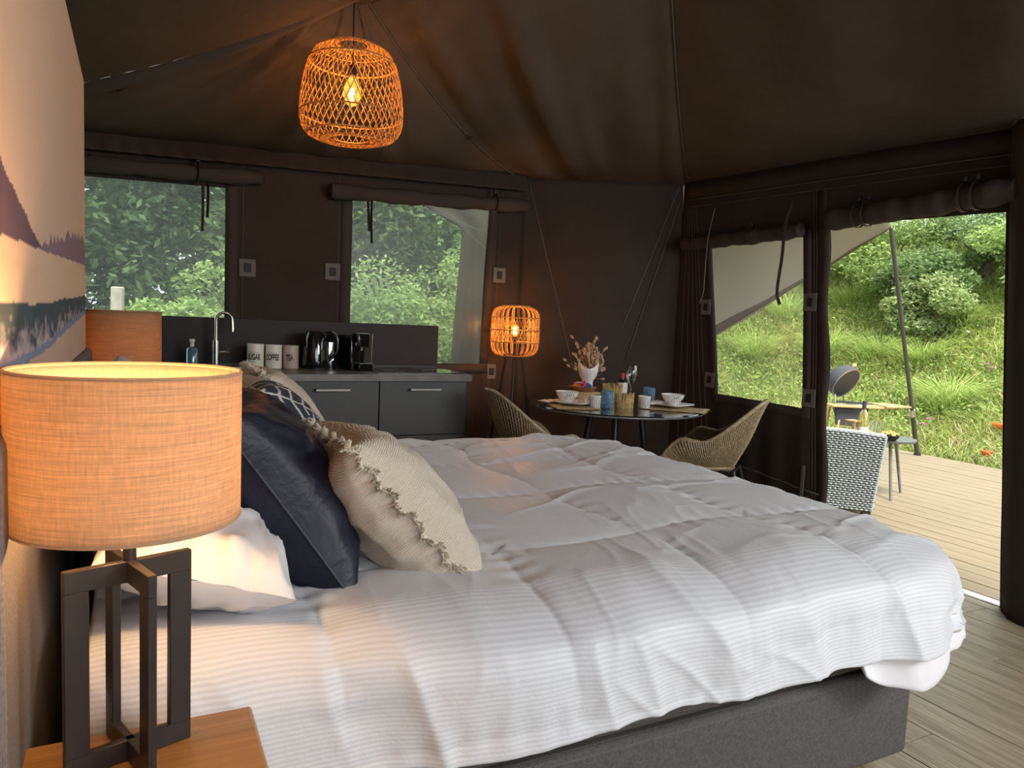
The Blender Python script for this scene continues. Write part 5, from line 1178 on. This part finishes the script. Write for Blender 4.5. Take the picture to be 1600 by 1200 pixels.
def sidep(x_):
    return lambda u, v, off: Vector((x_+(-.05*v if x_ < .3 else .05*v)+(-off if x_ < .3 else off), -.02-u*.58, .075+v*((.62-.075)*(1-u)**1.5+(.40)*(1-(1-u)**1.5))))
for x_ in (.0, wB): weave_panel(sidep(x_), 12, 20, .0085, ch, 'arm_panel')
obj('seat_box', B().span((.02, -.60, .12), (wB-.02, -.03, .30)), M['resin'], ch, bevel=.01); obj('seat_cushion', B().span((.05, -.60, .30), (wB-.05, -.06, .38)), M['cushgrey'], ch, bevel=.025, seg=3)
for (x_, y_) in ((.03, -.03), (wB-.03, -.03), (.03, -.57), (wB-.03, -.57)): obj('leg', B().span((x_-.03, y_-.03, 0), (x_+.03, y_+.03, .09)), M['kamado'], ch, bevel=.004)
p = at_z(1291, 690, .55)
cq = thing('garden_cushion', 'charcoal back cushion standing on the garden chair beside the door post', 'cushion', (4.66, 3.76, .335), math.radians(42)); obj('cover', B().box((0, 0, .08), (.34, .12, .22)), M['cushgrey'], cq, bevel=.05, seg=4)
# side table
p = Vector((5.60, 4.02, 0)); stb = thing('side_table', 'round grey three-legged side table on the deck', 'table', (p.x, p.y, ZD)); hs = .485
obj('tabletop', B().lathe([(.0001, hs-.02), (.225, hs-.02), (.235, hs-.008), (.235, hs), (.225, hs+.002), (.0001, hs-.004)], 56), M['greymetal'], stb)
for a in (-125, -5, 115): a = math.radians(a); obj('leg', B().tube([(.12*math.cos(a), .12*math.sin(a), hs-.02), (.23*math.cos(a), .23*math.sin(a), 0)], [.014, .010], 10), M['greymetal'], stb)
ZS = ZD+hs-.003
def onside(px, py, dep=0): v = at_z(px, py, ZS); return v
q = (p.x-.02, p.y+.10)
sbw = at_y(1352, 620, p.y-.02); wb = thing('wine_bottle', 'clear bottle of white wine on the side table outside', 'bottle', (sbw.x, p.y-.02, ZS)); hb2 = at_y(1352, 626, p.y-.02).z-ZS
obj('bottle_body', B().lathe([(.0001, 0), (.037, 0), (.040, .006), (.040, hb2*.60), (.032, hb2*.68), (.015, hb2*.78), (.014, hb2*.80)], 32), M['yellowglass'], wb); obj('capsule', B().lathe([(.0155, hb2*.76), (.0155, hb2*.99), (.0001, hb2)], 20), M['cushgrey'], wb); obj('label', B().shell([(.0402, hb2*.22), (.0406, hb2*.22), (.0406, hb2*.34), (.0402, hb2*.34)], 32), M['label'], wb)
sg = at_y(1373, 655, p.y+.03); g2 = thing('drinking_glass', 'clear glass beside the white wine bottle outside', 'glass', (sg.x, p.y+.03, ZS)); obj('glass_body', B().lathe([(.0001, 0), (.028, 0), (.036, .13), (.0345, .13), (.027, .006), (.0001, .006)], 28), M['glass'], g2)
sg = at_y(1366, 655, p.y+.12); g3 = thing('drinking_glass', 'second clear glass behind the white wine bottle outside', 'glass', (sg.x, p.y+.12, ZS)); obj('glass_body', B().lathe([(.0001, 0), (.028, 0), (.036, .13), (.0345, .13), (.027, .006), (.0001, .006)], 28), M['glass'], g3)
sg = at_y(1337, 670, p.y+.02); ln = thing('lantern', 'small pale wooden lantern with a wicker ball on the side table', 'lantern', (sg.x+.01, p.y+.05, ZS)); b = B()
for sx in (-1, 1):
    for sy in (-1, 1): b.span((sx*.04-.005, sy*.04-.005, 0), (sx*.04+.005, sy*.04+.005, .14))
obj('lantern_frame', b, M['bamboo'], ln); obj('lantern_top', B().span((-.05, -.05, .14), (.05, .05, .15)), M['bamboo'], ln); obj('wicker_ball', B().ball((0, 0, .05), .032, 12, 8), M['wicker'], ln); obj('lantern_base', B().span((-.05, -.05, 0), (.05, .05, .012)), M['bamboo'], ln)
c = at_z(1389, 691, ZS+.01); sbk = thing('snack_bowl', 'dark bowl heaped with snacks on the side table outside', 'bowl', (5.70, 3.885, ZS)); c_ = at_y(1389, 691, 3.885); sbk.location = (c_.x, 3.885, ZS)
obj('bowl_body', B().lathe([(.0001, 0), (.035, 0), (.06, .02), (.078, .05), (.075, .051), (.055, .025), (.0001, .012)], 36), M['black'], sbk); b = B()
for i in range(70): a = random.random()*2*PI; rr = .06*math.sqrt(random.random()); b.box((rr*math.cos(a), rr*math.sin(a), .045+.028*(1-(rr/.065)**2)+.006*random.random()), (.022, .018, .004), Matrix.Rotation(random.random()*3, 3, Vector((random.random(), random.random(), random.random()))))
o = obj('snacks', b, plain('snack_yellow', lin(.72, .58, .20), .6), sbk); o['kind'] = 'stuff'
c2 = thing('snack_bowl', 'second dark bowl of snacks half hidden behind the first', 'bowl', (c_.x-.10, 4.02, ZS)); obj('bowl_body', B().lathe([(.0001, 0), (.035, 0), (.055, .02), (.068, .045), (.065, .046), (.05, .025), (.0001, .012)], 36), M['black'], c2); b = B()
for i in range(50): a = random.random()*2*PI; rr = .05*math.sqrt(random.random()); b.box((rr*math.cos(a), rr*math.sin(a), .04+.024*(1-(rr/.055)**2)+.006*random.random()), (.022, .018, .004), Matrix.Rotation(random.random()*3, 3, Vector((random.random(), random.random(), random.random()))))
o = obj('snacks', b, plain('snack_orange', lin(.74, .50, .16), .6), c2); o['kind'] = 'stuff'
# kamado barbecue
XB = 6.9; cb = at_x(1329, 634, XB); zs = cb.z; bq = thing('barbecue', 'dark egg-shaped charcoal barbecue with open lid on a wooden stand', 'barbecue', (XB, cb.y, ZD)); hz = zs-ZD
sc_ = (cb-EYE).length; U1 = sc_/F_PX      # metres per pixel at the barbecue
rB = 23.5*U1
rgt = Vector((RGT[0], RGT[1], 0)).normalized(); dep_ = Vector((FWD[0], FWD[1], 0)).normalized()
def L3(a, c_, z): return rgt*a+dep_*c_+Vector((0, 0, z))
bd = B(); bd.lathe([(rB*.55, hz-.17), (rB*.85, hz-.12), (rB, hz-.03), (rB, hz+.035), (rB*.9, hz+.035), (rB*.85, hz-.03), (.0001, hz-.10)], 40); obj('fire_bowl', bd, M['kamado'], bq); obj('lower_band', B().shell([(rB, hz+.018), (rB+.008, hz+.018), (rB+.008, hz+.036), (rB, hz+.036)], 40), M['steel'], bq); obj('grill_grate', B().lathe([(rB*.9, hz+.03), (rB*.9, hz+.036), (.0001, hz+.036)], 32), M['blackmetal'], bq)
# lid: dome tilted open, hinge on the far-left side
lid = B(); lid.lathe([(rB, 0), (rB*.985, rB*.25), (rB*.86, rB*.60), (rB*.58, rB*.88), (rB*.22, rB*1.0), (.0001, rB*1.02), ], 40); 
hinge = L3(-rB*.98, 0.02, hz+.055)
rotm = Matrix.Rotation(math.radians(34), 3, (rgt*.55+dep_*-.84)).to_4x4()
axis_ = (dep_*.90+rgt*.35).normalized()
def lidpart(nm, b, mat, par=bq, solid=0):
    o = obj(nm, b, mat, par, solid=solid); return o
Rm = Matrix.Rotation(math.radians(-38), 4, axis_) @ Matrix.Identity(4)
Rx = Matrix.Rotation(math.radians(-24), 4, rgt)
ctr = L3(-9*U1+0, 0, hz+ (634-605)*U1*1.02+.02)
LM = Matrix.Translation(ctr) @ Rx @ Rm
ld = obj('lid', lid, M['kamado'], bq, solid=.016); zx = -(rgt*.42-dep_*.78-Vector((0, 0, .52))).normalized(); xx = (rgt-zx*rgt.dot(zx)).normalized(); yx = zx.cross(xx); LM = Matrix((xx, yx, zx)).transposed().to_4x4(); LM.translation = ctr; ld.matrix_local = LM
o = obj('lid_lining', B().lathe([(rB*.90, .004), (rB*.88, rB*.22), (rB*.76, rB*.52), (rB*.50, rB*.76), (.0001, rB*.86)], 36), M['kamadoin'], ld); o = obj('lid_band', B().shell([(rB*.94, -.006), (rB*1.03, -.006), (rB*1.03, .022), (rB*.94, .0)], 40), M['steel'], ld); obj('top_vent', B().lathe([(.05, rB*.98), (.05, rB*1.08), (.03, rB*1.12), (.0001, rB*1.12)], 20), M['blackmetal'], ld)
obj('lid_handle', B().tube([rgt*(rB*1.10)+Vector((0, 0, .10))-dep_*.05, rgt*(rB*1.16)+Vector((0, 0, .10))+dep_*.06], [.022, .018], 12), M['bamboo'], ld)
obj('hinge', B().tube([L3(-rB*.95, 0, hz+.02), L3(-rB*1.0, 0, hz+.12)], .012, 8).tube([L3(0, .16, hz), L3(-.03, .14, hz+.12)], .010, 8), M['steel'], bq)
obj('shelf', B().add([tuple(L3(a, c_, hz+z)) for z in (0.0, .022) for a, c_ in ((-38*U1, -.22), (48*U1, -.22), (40*U1, -.02), (-44*U1, -.05))], [(0, 3, 2, 1), (4, 5, 6, 7), (0, 1, 5, 4), (1, 2, 6, 5), (2, 3, 7, 6), (3, 0, 4, 7)]), M['bamboo'], bq, bevel=.003)
obj('side_shelf', B().add([tuple(L3(a, c_, hz+z)) for z in (0.018, .036) for a, c_ in ((34*U1, -.26), (74*U1, -.18), (56*U1, .14), (30*U1, .10))], [(0, 3, 2, 1), (4, 5, 6, 7), (0, 1, 5, 4), (1, 2, 6, 5), (2, 3, 7, 6), (3, 0, 4, 7)]), M['bamboo'], bq, bevel=.003)
obj('tool_pouch', B().add([tuple(L3(a, c_, z)) for a, c_, z in ((-29*U1, -.17, hz-.01), (8*U1, -.17, hz-.01), (4*U1, -.16, hz-.21), (-28*U1, -.16, hz-.19), (-29*U1, -.13, hz-.01), (8*U1, -.13, hz-.01), (4*U1, -.13, hz-.21), (-28*U1, -.13, hz-.19))], [(0, 3, 2, 1), (4, 5, 6, 7), (0, 1, 5, 4), (1, 2, 6, 5), (2, 3, 7, 6), (3, 0, 4, 7)]), M['cushgrey'], bq, bevel=.004)
for (a, c_, a2_, c2_) in ((-.17, -.14, -.22, -.17), (.05, -.14, .10, -.17), (-.17, .12, -.22, .15), (.10, .12, .15, .15)): obj('leg', B().tube([L3(a, c_, hz), L3(a2_, c2_, 0)], .018, 6), M['bamboo'], bq)
